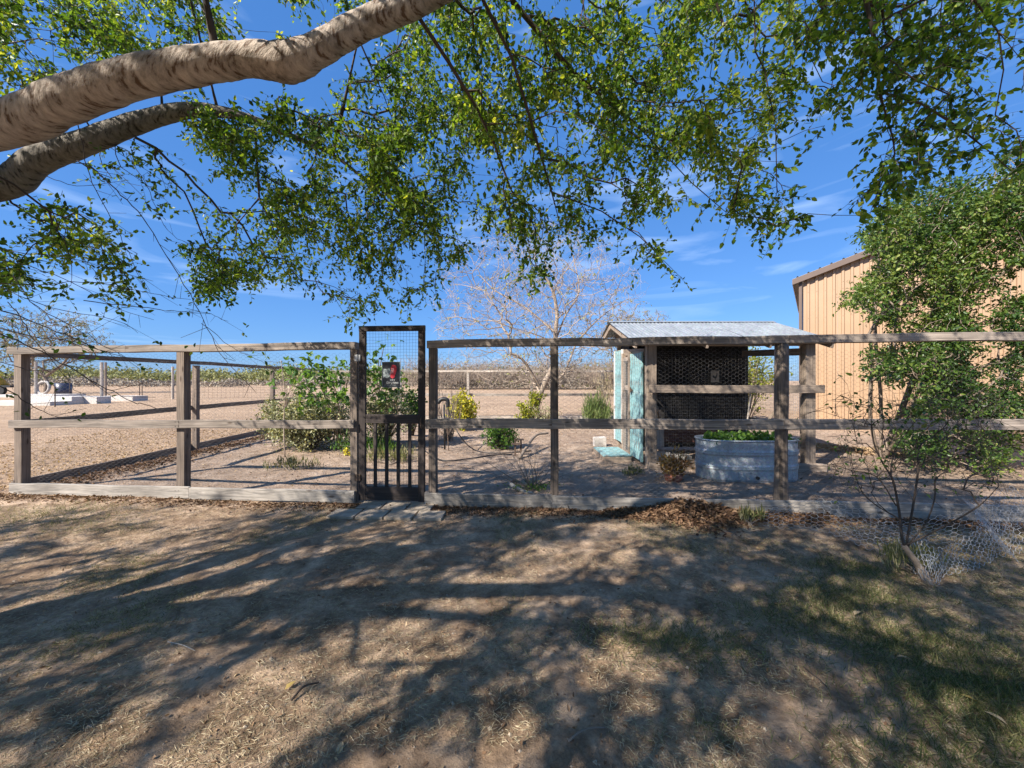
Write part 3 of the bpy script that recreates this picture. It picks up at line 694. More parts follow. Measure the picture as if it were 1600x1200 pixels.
for i in range(4):
    board('step_board', (1.73+.004*i, 7.37+i*.235, .115), (2.26, 7.37+i*.235, .118), .022, .228, M_turq, stp, up=(0, 1, 0), nseg=2, warp=.001)
board('step_frame', (1.74, 7.28, .05), (2.26, 7.28, .05), .035, .10, M_coopw, stp, nseg=2, warp=0)
board('step_frame', (1.75, 7.31, .05), (1.75, 8.18, .05), .035, .10, M_coopw, stp, nseg=2, warp=0)
block('white_block', (2.05, 9.0, 0), (.28, .14, .22), M_white, 'white painted block on the dirt beyond the turquoise step', 'block', .1)

# ------------------------------------------------------------------ stock tank
tk = thing('stock_tank', (3.72, 6.12, 0), 'oval galvanised stock tank planted with greens in front of the coop', 'stock tank')
def oval(hw, hd, z, n=64):
    t = np.arange(n)/n*2*math.pi; e = .62
    return np.column_stack([np.sign(np.cos(t))*np.abs(np.cos(t))**e*hw, np.sign(np.sin(t))*np.abs(np.sin(t))**(e+.12)*hd, np.full(n, z)])
def loft(rings):
    n = len(rings[0]); V = np.concatenate(rings); i = np.arange(n); j = (i+1) % n
    f = np.stack([i, j, j+n, i+n], 1); return V, (f[None]+(np.arange(len(rings)-1)*n)[:, None, None]).reshape(-1, 4)
zs = []
for z in np.linspace(0, .62, 46):
    b_ = sum(.014*math.exp(-((z-q)/.013)**2) for q in (.20, .235, .42, .455)); zs.append((z, b_-(.01 if z < .02 else 0)))
rings = [oval(.755+b_, .33+b_, z) for z, b_ in zs]+[oval(.74, .315, .62), oval(.735, .31, .3)]
V, Fc = loft(rings); link('tank_shell', mesh_np('tank_shell', V, Fc, M_tank, smooth=True), tk, (3.72, 6.12, 0))
rim = []
for a in np.linspace(0, 2*math.pi, 9): rim.append(oval(.758+.016*math.cos(a), .333+.016*math.cos(a), .625+.014*math.sin(a)))
V, Fc = loft(rim); link('rim', mesh_np('rim', V, Fc, M_tank, smooth=True), tk, (3.72, 6.12, 0))
V, Fc = tube([[0, .01, 0], [0, -.022, 0]], .026, 12); link('drain_plug', mesh_np('drain_plug', V, Fc, M_black), tk, (3.70, 5.79, .075))
o1 = oval(.73, .305, .50); V = np.concatenate([o1, [[0, 0, .56]]]); i = np.arange(0, 64, 2)
link('soil', mesh_np('soil', V, np.stack([i, (i+1) % 64, (i+2) % 64, np.full(32, 64)], 1), M_soil), tk, (3.72, 6.12, 0))

# ------------------------------------------------------------------ plants
def plant(name, label, cat, base, leafP, stems=None, lmat=M_leaf2, smat=M_twig, LL=.04, WW=.022, down=.2, tint=(0.1, .9), group=None, ld=None, foldn=None):
    """base xyz, leafP (n,3) world points, stems list of (A,B,ra,rb)"""
    root = thing(name, base, label, cat, group)
    n = len(leafP)
    if n:
        D = rnd_dir(n)*(1.0)+np.array([0, 0, -down]) if ld is None else ld
        N = rnd_dir(n, 1.2)
        V, Fc = leaves(leafP, D, N, LL*(.6+.8*rng.random(n)), WW*(.6+.8*rng.random(n)))
        t = np.clip(tint[0]+(tint[1]-tint[0])*rng.random(n), 0, 1)
        f = link('foliage', mesh_np('foliage', V, Fc, lmat, tintv=np.repeat(t, 6)), root); f['kind'] = 'stuff'
    if stems is not None and len(stems[0]):
        V, Fc = prisms(*stems, k=5); link('stem', mesh_np('stem', V, Fc, smat, smooth=True), root)
    return root
def clump_points(c, r, n, nc, shell=.55, spread=.16):
    """leaf points gathered in nc clumps within an ellipsoid"""
    d = rnd_dir(nc); rad = (shell+(1-shell)*rng.random(nc))[:, None]*(.75+.35*rng.random(nc))[:, None]
    cc = np.asarray(c)+d*rad*np.asarray(r)
    k = rng.integers(0, nc, n)
    return cc, cc[k]+rng.normal(size=(n, 3))*spread*np.mean(r)
def stems_to(base, targets, r0=.012, r1=.003, bow=.15, m=4):
    A, B, ra, rb = [], [], [], []
    for t in targets:
        b0 = np.asarray(base)+np.append(rng.normal(size=2)*.03, 0)
        mid = (b0+t)/2+np.append(rng.normal(size=2)*bow*np.linalg.norm(t-b0)*.5, .1*np.linalg.norm(t-b0))
        q = [(1-s)**2*b0+2*s*(1-s)*mid+s*s*t for s in np.linspace(0, 1, m+1)]
        rr = np.linspace(r0, r1, m+1)
        A += q[:-1]; B += q[1:]; ra += list(rr[:-1]); rb += list(rr[1:])
    return np.array(A), np.array(B), np.array(ra), np.array(rb)
def bush(name, label, cat, base, c, r, n, nc, lmat, LL, WW, tint=(.0, 1.), shell=.45, spread=.16, smat=M_twig, r0=.012, nst=None, group=None, zmin=.02, down=.1):
    cc, lp = clump_points(c, r, n, nc, shell, spread); lp = lp[lp[:, 2] > zmin]
    cc = cc[cc[:, 2] > .03]
    return plant(name, label, cat, base, lp, stems_to(base, cc[:nst] if nst else cc, r0), lmat, smat, LL, WW, down, tint, group)

# --- generic growth of branching wood towards points
def grow(guides, attract, wpath=.25, wbelow=.5, wx=0.0, seg=.16, bend=.10, sag=.0):
    """guides: list of polylines (first points attach to nearest node). returns node pos, parent, is_attr"""
    pos, par, pl = [], [], []
    for gi, gl in enumerate(guides):
        gl = np.asarray(gl, float)
        if gi == 0: prev = -1; pos.append(gl[0]); par.append(-1); pl.append(0); prev = 0; rest = gl[1:]
        else:
            d = np.linalg.norm(np.array(pos)-gl[0], axis=1); prev = int(d.argmin()); rest = gl if d.min() > .02 else gl[1:]
        for q in rest:
            m = max(1, int(math.ceil(np.linalg.norm(q-pos[prev])/seg))); a = np.array(pos[prev])
            for s in range(1, m+1):
                p = a+(q-a)*s/m; pos.append(p); par.append(prev); pl.append(pl[prev]+np.linalg.norm(p-pos[prev])); prev = len(pos)-1
    ng = len(pos); gp = np.array(pos)
    A = np.asarray(attract, float)
    dm = np.array([np.linalg.norm(gp-a, axis=1).min() for a in A]); A = A[np.argsort(dm)]
    cap = ng+len(A)*14+1000
    PP = np.zeros((cap, 3)); PL = np.zeros(cap); PR = np.full(cap, -1, int); PP[:ng] = gp; PL[:ng] = pl; PR[:ng] = par; n = ng; ends = []
    for a in A:
        d = PP[:n]-a; dist = np.sqrt((d*d).sum(1))
        cost = dist+wpath*PL[:n]+wbelow*np.maximum(0, -d[:, 2])+wx*np.maximum(0, d[:, 0])
        p = int(cost.argmin()); L0 = dist[p]; m = max(2, int(math.ceil(L0/seg))); m = min(m, 12)
        b0 = PP[p].copy(); off = rng.normal(size=3)*bend*L0; off[2] += sag*L0
        prev = p
        for s in range(1, m+1):
            t = s/m; q = b0+(a-b0)*t+off*math.sin(math.pi*t)+rng.normal(size=3)*.012*(t < 1)
            PP[n] = q; PR[n] = prev; PL[n] = PL[prev]+np.linalg.norm(q-PP[prev]); prev = n; n += 1
            if n >= cap-20: break
        ends.append(prev)
        if n >= cap-20: break
    return PP[:n], PR[:n], ng, np.array(ends)
def radii(PP, PR, r0, e=.42, rmax=.05):
    n = len(PP); cnt = np.ones(n)
    for i in range(n-1, 0, -1):
        if PR[i] >= 0: cnt[PR[i]] += cnt[i]*(1.0)
    return np.minimum(r0*cnt**e*.8, rmax)
def edges(PP, PR, R, lo=1):
    i = np.arange(lo, len(PP)); i = i[PR[i] >= 0]
    return PP[PR[i]], PP[i], np.minimum(R[PR[i]], R[i]*1.6), R[i], i

# ------------------------------------------------------------------ the big shade tree
T_ = thing('shade_tree', (-5.9, .3, 0), 'large overhanging shade tree with pale curved limbs and fresh green leaves', 'tree')
def limb(name, pts, r, mat, label=None, k=24, m=14, wob=.010):
    s = spline(pts, m); n = len(s)
    tt = np.linspace(0, len(r)-1, n); rr = np.interp(tt, np.arange(len(r)), r)
    rr = rr*(1+.02*np.sin(np.arange(n)*.7)+.008*rng.normal(size=n))
    V, Fc = tube(s, rr, k, caps=True, wob=wob)
    me = mesh_np(name, V, Fc, mat, smooth=True)
    L_ = np.concatenate([[0], np.cumsum(np.linalg.norm(np.diff(s, axis=0), axis=1))])
    th = np.arange(k)/k
    # generated-along coordinates stored as a vector attribute: x = length, y/z = round the limb
    uv = np.zeros((len(V), 3), np.float32)
    uv[:n*k, 0] = np.repeat(L_, k)+.035*np.tile(np.sin(th*2*math.pi*2), n); uv[:n*k, 1] = np.tile(np.cos(th*2*math.pi), n)*.5; uv[:n*k, 2] = np.tile(np.sin(th*2*math.pi), n)*.5
    a = me.attributes.new('UVMap', 'FLOAT_VECTOR', 'POINT'); a.data.foreach_set('vector', uv.ravel())
    o = link(name, me, T_)
    if label: o['label'] = label
    return s
fork = np.array([-5.35, .62, 1.95])
limb('trunk', [(-6.1, .15, -.1), (-5.95, .25, .5), (-5.7, .4, 1.2), fork], [.36, .30, .27, .25], M_bark2, k=22)
L1 = [fork, (-4.3, 1.15, 2.30), (-3.1, 1.62, 2.50), P(0, 196, 1.85), P(100, 158, 1.88), P(200, 124, 1.9), P(300, 104, 1.95), P(390, 93, 2.0), P(450, 97, 2.03), P(500, 76, 2.05), P(560, 42, 2.1), P(640, 8, 2.15), P(720, -30, 2.2), (-.1, 2.3, 3.95), (.7, 2.3, 4.25), (1.6, 2.2, 4.5), (2.8, 2.1, 4.6)]
s1 = limb('limb', L1, [.17, .12, .100, .095, .093, .088, .083, .078, .094, .074, .071, .070, .064, .055, .045, .035, .025], M_bark, 'thick pale limb arching across the top left')
L2 = [fork+[0, .1, .05], (-4.7, 1.5, 2.35), P(0, 287, 2.9)+[-.4, -.3, -.2], P(0, 290, 2.9), P(60, 250, 2.95), P(140, 220, 3.0), P(220, 190, 3.1), P(300, 172, 3.2), P(380, 182, 3.3), P(450, 210, 3.4), P(520, 242, 3.5), P(580, 290, 3.6), P(640, 350, 3.7)]
s2 = limb('limb', L2, [.14, .115, .105, .102, .094, .084, .074, .060, .036, .024, .016, .011, .008], M_bark2, 'darker mossy limb below the pale one')
s3 = limb('limb', [fork, (-4.4, .5, 2.7), (-3.3, .2, 3.3), (-2.3, -.15, 3.6), (-1.2, -1.2, 3.9), (.2, -2.0, 4.3)], [.12, .10, .085, .07, .05, .02], M_bark2)
s4 = limb('limb', [fork, (-5.3, .2, 2.9), (-5.0, -.6, 4.0), (-4.2, -1.6, 5.0)], [.13, .10, .07, .03], M_bark2)
s5 = limb('limb', [(-5.3, .2, 2.9), (-5.2, 1.2, 3.9), (-4.4, 2.6, 4.7), (-3.0, 3.6, 5.2)], [.09, .07, .05, .02], M_bark2)
def tr(pp, Y0, Y1=None):
    Y1 = Y0 if Y1 is None else Y1; n = len(pp)
    return [P(a, b, Y0+(Y1-Y0)*i/max(1, n-1)) for i, (a, b) in enumerate(pp)]
guides = [s1[::3], s2[::3], s3[::3], s4[::3], s5[::3]]
tw_leafy = [
    tr([(650, 20), (700, 95), (740, 160), (772, 225), (800, 300)], 2.2, 2.8),
    tr([(398, 195), (402, 255), (405, 310), (425, 350), (440, 400)], 3.3, 3.4),
    tr([(405, 310), (370, 350), (330, 390)], 3.35, 3.4),
    tr([(750, -10), (800, 90), (830, 190), (862, 300), (880, 370)], 2.3, 2.9),
    tr([(800, 0), (850, 60), (905, 122), (1000, 200), (1080, 232), (1150, 250), (1205, 272)], 2.6, 3.3),
    tr([(1000, 200), (1080, 285), (1150, 345)], 2.9, 3.2),
    tr([(862, 300), (940, 330), (1000, 370), (1060, 430)], 2.9, 3.2),
    tr([(1345, -40), (1370, 80), (1374, 145), (1395, 215), (1398, 240), (1372, 300), (1355, 345)], 2.0, 2.2),
    tr([(1374, 143), (1440, 162), (1500, 200), (1550, 240), (1605, 290)], 2.1, 2.3),
    tr([(1500, -30), (1560, 50), (1610, 110)], 1.9, 2.0),
    tr([(1560, 50), (1568, 110), (1555, 180)], 1.9, 2.0),
    tr([(1178, -30), (1180, 80), (1195, 110), (1212, 200), (1214, 300)], 2.2, 2.4),
    tr([(290, -30), (320, 20), (355, 45), (380, 75)], 2.8, 2.3),
    tr([(520, 242), (600, 300), (680, 380), (710, 430)], 3.5, 3.7),
    tr([(560, 60), (600, 150), (640, 260), (680, 330)], 3.0, 3.6),
    tr([(0, 70), (60, 60), (130, 90), (200, 120), (260, 95)], 3.2, 3.0),
]
guides += tw_leafy
def inpoly(x, y, poly):
    c = np.zeros(len(x), bool); n = len(poly); j = n-1
    for i in range(n):
        xi, yi = poly[i]; xj, yj = poly[j]
        c ^= ((yi > y) != (yj > y)) & (x < (xj-xi)*(y-yi)/(yj-yi+1e-9)+xi); j = i
    return c
regions = [  # polygon, count, near, far
    ([(275, 190), (400, 205), (520, 150), (640, 60), (760, 150), (790, 250), (770, 330), (715, 400), (700, 435), (655, 492), (600, 460), (545, 500), (500, 480), (440, 425), (370, 440), (325, 462), (300, 440), (285, 350), (345, 265)], 780, 2.9, 4.3),
    ([(640, 40), (1050, 0), (1075, 120), (1080, 230), (1060, 330), (1065, 440), (1005, 405), (950, 375), (880, 385), (820, 460), (780, 385), (740, 330), (760, 250)], 640, 2.5, 3.8),
    ([(1040, -20), (1250, -20), (1245, 120), (1250, 205), (1210, 240), (1245, 300), (1235, 370), (1180, 345), (1100, 330), (1070, 200)], 210, 2.2, 3.4),
    ([(1230, -40), (1620, -40), (1620, 330), (1540, 230), (1450, 250), (1400, 320), (1345, 340), (1385, 240), (1340, 170), (1290, 215), (1250, 120)], 210, 1.75, 2.7),
    ([(-60, -60), (640, -60), (500, 50), (400, 68), (250, 92), (120, 135), (-60, 165)], 420, 2.6, 4.6),
    ([(300, 150), (420, 165), (640, 200), (660, 330), (560, 300), (470, 235), (320, 215)], 170, 2.7, 3.3),
    ([(600, -80), (1150, -80), (1100, 60), (640, 50)], 180, 2.4, 4.0),
    ([(-60, 320), (100, 320), (150, 345), (235, 385), (205, 430), (190, 470), (120, 450), (60, 440), (-60, 470)], 95, 2.4, 3.3),
    ([(150, 200), (260, 215), (275, 300), (240, 350), (180, 300)], 12, 3.0, 3.6),
]
att = []
for poly_, n, y0, y1 in regions:
    pa = np.array(poly_); x0, z0 = pa.min(0); x1, z1 = pa.max(0); got = 0
    while got < n:
        X = rng.uniform(x0, x1, 400); Yp = rng.uniform(z0, z1, 400); ok = inpoly(X, Yp, poly_)
        # clumpy acceptance leaves gaps of sky
        ok &= (vnoise(X, Yp, 50, 21)+.5*vnoise(X, Yp, 22, 22)+.3*vnoise(X, Yp, 110, 23) > -.02+.15*rng.normal(size=400))
        for a, b in zip(X[ok], Yp[ok]):
            if got >= n: break
            att.append(P(a, b, y0+(y1-y0)*rng.random()**1.1)); got += 1
att = np.array(att)
PP, PR, ng, ends = grow(guides, att, .22, .55, .35, .15, .10, .05)
R = radii(PP, PR, .0014, .42, .026)
A, B, ra, rb, idx = edges(PP, PR, R)
isl = np.zeros(len(PP), bool)
ngl = sum(1 for _ in range(1))
# skip edges lying inside the modelled limbs
limbpts = np.concatenate([s1, s2, s3, s4, s5])
keep = np.array([True]*len(A))
nl = 0
for gl in (s1, s2, s3, s4, s5): nl += 1
mid = (A+B)/2
def near_limb(q, th):
    o = np.zeros(len(q), bool)
    for s in range(0, len(q), 2000): o[s:s+2000] = (np.linalg.norm(q[s:s+2000, None]-limbpts[None], axis=2).min(1) < th)
    return o
keep = ~near_limb(mid, .045)
V, Fc = prisms(A[keep], B[keep], ra[keep], rb[keep], 5)
o = link('branch', mesh_np('branch', V, Fc, M_twig, smooth=True), T_); o['kind'] = 'stuff'; o['label'] = 'tangle of thin dark drooping twigs'
def shoots(starts, dirs, n, L0, L1, nl, LL, WW, droop=.5):
    """n shoots from each start; returns stem segs and leaf arrays"""
    st = np.repeat(starts, n, 0); d = unit(np.repeat(dirs, n, 0)*.7+rng.normal(size=(len(st), 3))*.75+np.array([0, 0, -droop]))
    ln = rng.uniform(L0, L1, len(st))
    A, B, Lp, Ld = [], [], [], []
    mid = st+d*ln[:, None]*.5; d2 = unit(d+np.array([0, 0, -.35])+rng.normal(size=d.shape)*.2); end = mid+d2*ln[:, None]*.5
    A = np.concatenate([st, mid]); B = np.concatenate([mid, end])
    for i in range(nl):
        t = (i+.6)/nl
        q = np.where(t < .5, st+d*ln[:, None]*t, mid+d2*ln[:, None]*(t-.5))
        Lp.append(q); Ld.append(unit(d2*.6+rng.normal(size=d.shape)*.8+np.array([0, 0, -.25])))
    return A, B, np.concatenate(Lp), np.concatenate(Ld)
dirs = PP[ends]-PP[PR[ends]]
inner = rng.choice(np.arange(ng, len(PP)), int(len(ends)*.8), replace=False)
S = np.concatenate([PP[ends], PP[inner]]); Dd = np.concatenate([dirs, PP[inner]-PP[PR[inner]]])
A, B, Lp, Ld = shoots(S, Dd, 2, .09, .24, 8, 0, 0)
V, Fc = prisms(A, B, .0013, .0008, 3)
o = link('branch', mesh_np('branch', V, Fc, M_twig), T_); o['kind'] = 'stuff'; o['label'] = 'fine leafy shoots'
def foliage(name, Lp, Ld, lo, hi, lw, mat, parent, zb=1.0, tfun=None):
    n = len(Lp); N = rnd_dir(n, zb); ll = rng.uniform(lo, hi, n)
    V, Fc = leaves(Lp, Ld, N, ll, ll*lw)
    t = np.clip(.46+.22*rng.normal(size=n)+.7*vnoise(Lp[:, 0]*1.5, Lp[:, 1]*1.5+Lp[:, 2]*1.2, 1.0, 31), 0, 1)
    o = link(name, mesh_np(name, V, Fc, mat, tintv=np.repeat(t, 6)), parent); o['kind'] = 'stuff'; return o
foliage('foliage', Lp, Ld, .021, .050, .55, M_leaf, T_)
print('canopy leaves', len(Lp), 'nodes', len(PP))
# canopy out of frame: same tree over and behind the camera (casts the dapples)
q = np.column_stack([rng.uniform(-10.5, 5.5, 30000), rng.uniform(-5.0, 4.0, 30000), rng.uniform(3.0, 6.2, 30000)])
inf = (q[:, 1] > .2) & (np.abs(q[:, 0]/np.maximum(q[:, 1], .01)) < 1.42) & ((q[:, 2]-EYE)/np.maximum(q[:, 1], .01) < 1.10)
dome = ((q[:, 0]+2.4)/8.2)**2+((q[:, 1]+.2)/5.2)**2+((q[:, 2]-3.0)/3.4)**2 < 1
gap = vnoise(q[:, 0], q[:, 1], .66, 41)+.7*vnoise(q[:, 0], q[:, 1], .29, 42)+.15*vnoise(q[:, 2], q[:, 0], .5, 43) > .005
low = ~((q[:, 0] < -5.5) & (q[:, 1] > 1.0))
q = q[~inf & dome & gap & low]
q = q[(q[:, 1] < 1.2) | (rng.random(len(q)) < .38)][:3500]
PP2, PR2, ng2, ends2 = grow([s1[::3], s3[::3], s4[::3], s5[::3]], q, .25, .2, 0, .3, .12)
R2 = radii(PP2, PR2, .0022, .45, .045)
A, B, ra, rb, idx = edges(PP2, PR2, R2); kp = ~near_limb((A+B)/2, .05)
V, Fc = prisms(A[kp], B[kp], ra[kp], rb[kp], 4)
o = link('branch', mesh_np('branch', V, Fc, M_twig, smooth=True), T_); o['kind'] = 'stuff'
A, B, Lp, Ld = shoots(PP2[ends2], PP2[ends2]-PP2[PR2[ends2]], 7, .12, .38, 8, 0, 0, .2)
foliage('foliage', Lp, Ld, .035, .06, .62, M_leaf, T_)
print('shadow canopy', len(Lp))
# bare hanging twigs at lower left
bare = [
 ([(20, 430), (59, 480), (128, 517), (160, 539), (203, 560)], .0022), ([(-40, 470), (35, 496), (88, 517), (133, 537), (150, 544), (197, 560)], .0026),
 ([(-40, 500), (40, 524), (99, 531), (139, 541), (176, 551)], .003), ([(10, 470), (32, 496), (53, 531), (80, 560), (107, 595), (133, 624)], .0022),
 ([(-40, 505), (40, 539), (93, 565), (133, 589), (173, 611), (213, 629), (245, 637)], .003), ([(-40, 555), (27, 573), (53, 579), (88, 577)], .0022),
 ([(-40, 590), (11, 608), (48, 632), (80, 648), (107, 655)], .0024), ([(120, 250), (150, 268), (190, 305), (230, 350), (280, 430), (318, 500), (350, 560), (400, 612)], .0028),
 ([(130, 470), (219, 480), (267, 485), (320, 489), (355, 501)], .0018), ([(315, 505), (370, 548), (400, 560), (440, 585)], .0013), ([(-40, 400), (40, 415), (110, 440), (180, 480), (240, 500)], .002),
 ([(-40, 440), (60, 445), (140, 440), (220, 455), (300, 470)], .002), ([(120, 190), (130, 230), (145, 285), (175, 345), (205, 405), (225, 450)], .0028), ([(-40, 430), (80, 480), (180, 500), (215, 520)], .0018),
 ([(200, 240), (235, 300), (262, 360), (300, 385)], .0016), ([(-40, 380), (30, 395), (90, 400), (170, 420), (240, 440)], .002), ([(60, 270), (120, 290), (190, 285), (250, 300)], .0015)]
A, B, ra, rb = [], [], [], []
bl = []; bd_ = []
for pp, r in bare:
    Y = rng.uniform(2.0, 2.5); s = spline(tr(pp, Y, Y+rng.uniform(-.1, .25)), 5); s = s+rng.normal(size=s.shape)*.003
    rr = np.linspace(r*1.3, r*.5, len(s)); A += list(s[:-1]); B += list(s[1:]); ra += list(rr[:-1]); rb += list(rr[1:])
    for i in range(3, len(s)-1):
        if rng.random() < .45:
            d = unit(s[i+1]-s[i]+rng.normal(size=3)*.04); Lg = rng.uniform(.04, .2); e = s[i]+d*Lg; A.append(s[i]); B.append(e); ra.append(r*.5); rb.append(r*.3)
            if rng.random() < .3:
                for _ in range(4): bl.append(e+rng.normal(size=3)*.02); bd_.append(rng.normal(size=3)+[0, 0, -.5])
V, Fc = prisms(np.array(A), np.array(B), np.array(ra), np.array(rb), 4)
o = link('branch', mesh_np('branch', V, Fc, M_twig, smooth=True), T_); o['label'] = 'long nearly bare twigs hanging at the left'; o['kind'] = 'stuff'
foliage('foliage', np.array(bl), unit(np.array(bd_)), .02, .035, .55, M_leaf, T_)

# ------------------------------------------------------------------ big shrub at right
sb = thing('leafy_shrub', (7.3, 7.6, 0), 'tall dense green shrub filling the right edge behind the fence', 'shrub')
reg = [(1400, 320), (1430, 290), (1520, 275), (1600, 235), (1700, 220), (1700, 760), (1600, 760), (1480, 735), (1435, 715), (1400, 690), (1420, 655), (1440, 610), (1350, 585), (1345, 545), (1425, 540), (1390, 515), (1340, 480), (1315, 470), (1365, 440), (1375, 400), (1345, 370), (1395, 310)]
at2 = []
while len(at2) < 2500:
    X = rng.uniform(1300, 1700, 500); Yp = rng.uniform(200, 760, 500); ok = inpoly(X, Yp, reg)
    dep = rng.uniform(6.0, 8.6, 500)
    ok &= rng.random(500) > np.clip((345-Yp)/110, 0, .8)*np.clip((1560-X)/80, 0.15, 1)
    ok &= (vnoise(X, Yp, 55, 51)+.6*vnoise(X, Yp, 24, 52) > -.12+.16*rng.normal(size=500))
    for a, b, c_ in zip(X[ok], Yp[ok], dep[ok]):
        q_ = P(a, b, c_)
        if q_[2] > .08 and q_[0] < 9.4: at2.append(q_)
at2 = np.array(at2[:2500])
gs = [spline([(7.3, 7.6, 0), (7.2, 7.5, 1.2), (6.9, 7.3, 2.6), (6.9, 7.2, 4.2)], 5), spline([(7.3, 7.6, 0), (7.7, 7.4, 1.5), (8.0, 7.2, 3.2), (8.1, 7.3, 4.8)], 5), spline([(7.25, 7.6, 0), (6.9, 7.4, .9), (6.75, 7.2, 1.9), (6.6, 7.1, 2.4)], 5), spline([(7.35, 7.6, 0), (7.2, 7.0, .8), (7.1, 6.6, 1.8)], 5)]
PS, RS, ngs, es = grow(gs, at2, .3, -.15, 0, .22, .10)
Rr = radii(PS, RS, .003, .42, .05); A, B, ra, rb, idx = edges(PS, RS, Rr)
V, Fc = prisms(A, B, ra, rb, 5); link('branch', mesh_np('branch', V, Fc, M_greytwig, smooth=True), sb)['kind'] = 'stuff'
A, B, Lp, Ld = shoots(PS[es], PS[es]-PS[RS[es]], 4, .12, .34, 8, 0, 0, -.2)
foliage('foliage', Lp, Ld, .035, .078, .5, M_leaf2, sb)  # crown

# ------------------------------------------------------------------ metal building
bd0 = np.array([10.17, 13.5, 0]); bu = np.array([.787, -.617, 0]); bn = np.array([-.617, -.787, 0])
bld = thing('metal_building', bd0, 'tan ribbed metal building with dark brown roof trim', 'building')
H0, SL = 5.08, .33
def wall_panel(s0, n, u, nrm, org, hfun, base=0.02):
    """profile of n ribs .305 apart starting at s0"""
    pr = []
    for i in range(n):
        s = s0+i*.22875
        pr += [(s, 0), (s+.09, 0), (s+.105, .045), (s+.165, .045), (s+.185, 0)]
    pr.append((s0+n*.22875-.002, 0)); pr = np.array(pr)
    lo = org+pr[:, :1]*u+pr[:, 1:]*nrm+np.array([0, 0, base]); hi = lo.copy(); hi[:, 2] = hfun(pr[:, 0])
    m = len(pr); V = np.concatenate([lo, hi]); i = np.arange(m-1)
    return V, np.stack([i, i+1, i+1+m, i+m], 1)
for k in range(13):
    V, Fc = wall_panel(.06+k*.915, 4, bu, bn, bd0, lambda s: H0+SL*s-.02)
    link('wall_panel', mesh_np('wall_panel', V, Fc, M_wall), bld)
bw = -bn
for k in range(8):
    V, Fc = wall_panel(.06+k*.915, 4, bw, -bu, bd0, lambda s: np.full(len(s), H0-.02))
    link('wall_panel', mesh_np('wall_panel', V, Fc, M_wall), bld)
c0 = bd0+bn*.02-bu*.02
V, Fc = prisms(np.array([c0]), np.array([c0+[0, 0, H0-.03]]), .06, .06, 4); link('corner_trim', mesh_np('corner_trim', V, Fc, M_tilebrown), bld)
# screws: rows of small heads on the wall
A = []; 
for zz in (1.2, 2.6, 3.7, 4.6):
    for s in np.arange(.195, 11.5, .22875): A.append(bd0+bu*(s+.0)+bn*.046+[0, 0, zz])
A = np.array(A); V, Fc = prisms(A, A+bn*.008, .010, .010, 4); link('screw', mesh_np('screw', V, Fc, M_wire), bld)['kind'] = 'stuff'
# roof slab and rake trim
def slab(p, q, r_, s_, th, name, mat):
    T = np.array([p, q, r_, s_]); Bm = T-np.array([0, 0, th]); V = np.concatenate([Bm, T])
    Fc = np.array([[0, 3, 2, 1], [4, 5, 6, 7], [0, 1, 5, 4], [1, 2, 6, 5], [2, 3, 7, 6], [3, 0, 4, 7]])
    return link(name, mesh_np(name, V, Fc, mat), bld)
up = np.array([0, 0, 1.])
e0 = bd0-bu*.25+up*(H0-SL*.25+.10); e1 = bd0+bu*12+up*(H0+SL*12+.10)
M_broof = plain('roof_sheet_grey', (.30, .29, .27), .5, .2, .1, 2, 0)
slab(e0+bn*.18, e1+bn*.18, e1+bw*7.3, e0+bw*7.3, .03, 'roof', M_broof)
slab(e0+bn*.21-up*.012, e1+bn*.21-up*.012, e1+bn*.184-up*.012, e0+bn*.184-up*.012, .19, 'rake_trim', M_tilebrown)
slab(e0-bu*.003+bn*.15-up*.04, e0+bu*.02+bn*.15-up*.04, e0+bu*.02+bw*7.2-up*.04, e0-bu*.003+bw*7.2-up*.04, .12, 'eave_trim', M_white)
A = np.array([e0+bu*s+SL*s*up+bn*.2 for s in np.arange(.15, 12, .305)]); B = A+bw*7.4
V, Fc = prisms(A+up*.005, B+up*.005, .035, .035, 4); link('roof_rib', mesh_np('roof_rib', V, Fc, M_broof), bld)['kind'] = 'stuff'

# ------------------------------------------------------------------ bare tree in the garden
bt = thing('bare_tree', (.62, 13, 0), 'bare pale branched tree in the middle of the garden beyond the fence', 'tree')
gb = [spline([P(846, 668, 13), P(838, 640, 13), P(846, 610, 13), P(862, 575, 13), P(868, 545, 13), P(868, 520, 13), P(870, 490, 13), P(862, 450, 12.9), P(838, 415, 12.8)], 3),
      spline([P(869, 530, 13), P(885, 490, 13.2), P(905, 455, 13.4), P(895, 400, 13.6), P(880, 350, 13.6)], 3),
      spline([P(868, 535, 13), P(830, 520, 12.6), P(780, 505, 12.2), P(735, 480, 12)], 3),
      spline([P(868, 520, 13), P(820, 480, 13.4), P(775, 455, 13.6), P(750, 430, 13.8)], 3),
      spline([P(858, 600, 13), P(880, 585, 13.1), P(893, 555, 13.3), P(905, 530, 13.4), P(945, 490, 13.6), P(990, 462, 13.8)], 3),
      spline([P(846, 610, 13), P(835, 590, 12.8), P(815, 560, 12.5), P(790, 550, 12.3)], 3)]
at3 = []
while len(at3) < 1700:
    q_ = np.array([.9, 13.2, 3.9])+rnd_dir(1)[0]*np.array([3.7, 2.4, 3.0])*rng.random()**.4
    if q_[2] > 1.3: at3.append(q_)
PB, RB, ngb, eb = grow(gb, np.array(at3), .30, .1, 0, .3, .06)
Rb = radii(PB, RB, .0036, .42, .10); A, B, ra, rb, idx = edges(PB, RB, Rb)
V, Fc = prisms(A, B, ra, rb, 5); link('branch', mesh_np('branch', V, Fc, M_paletwig, smooth=True), bt)['kind'] = 'stuff'
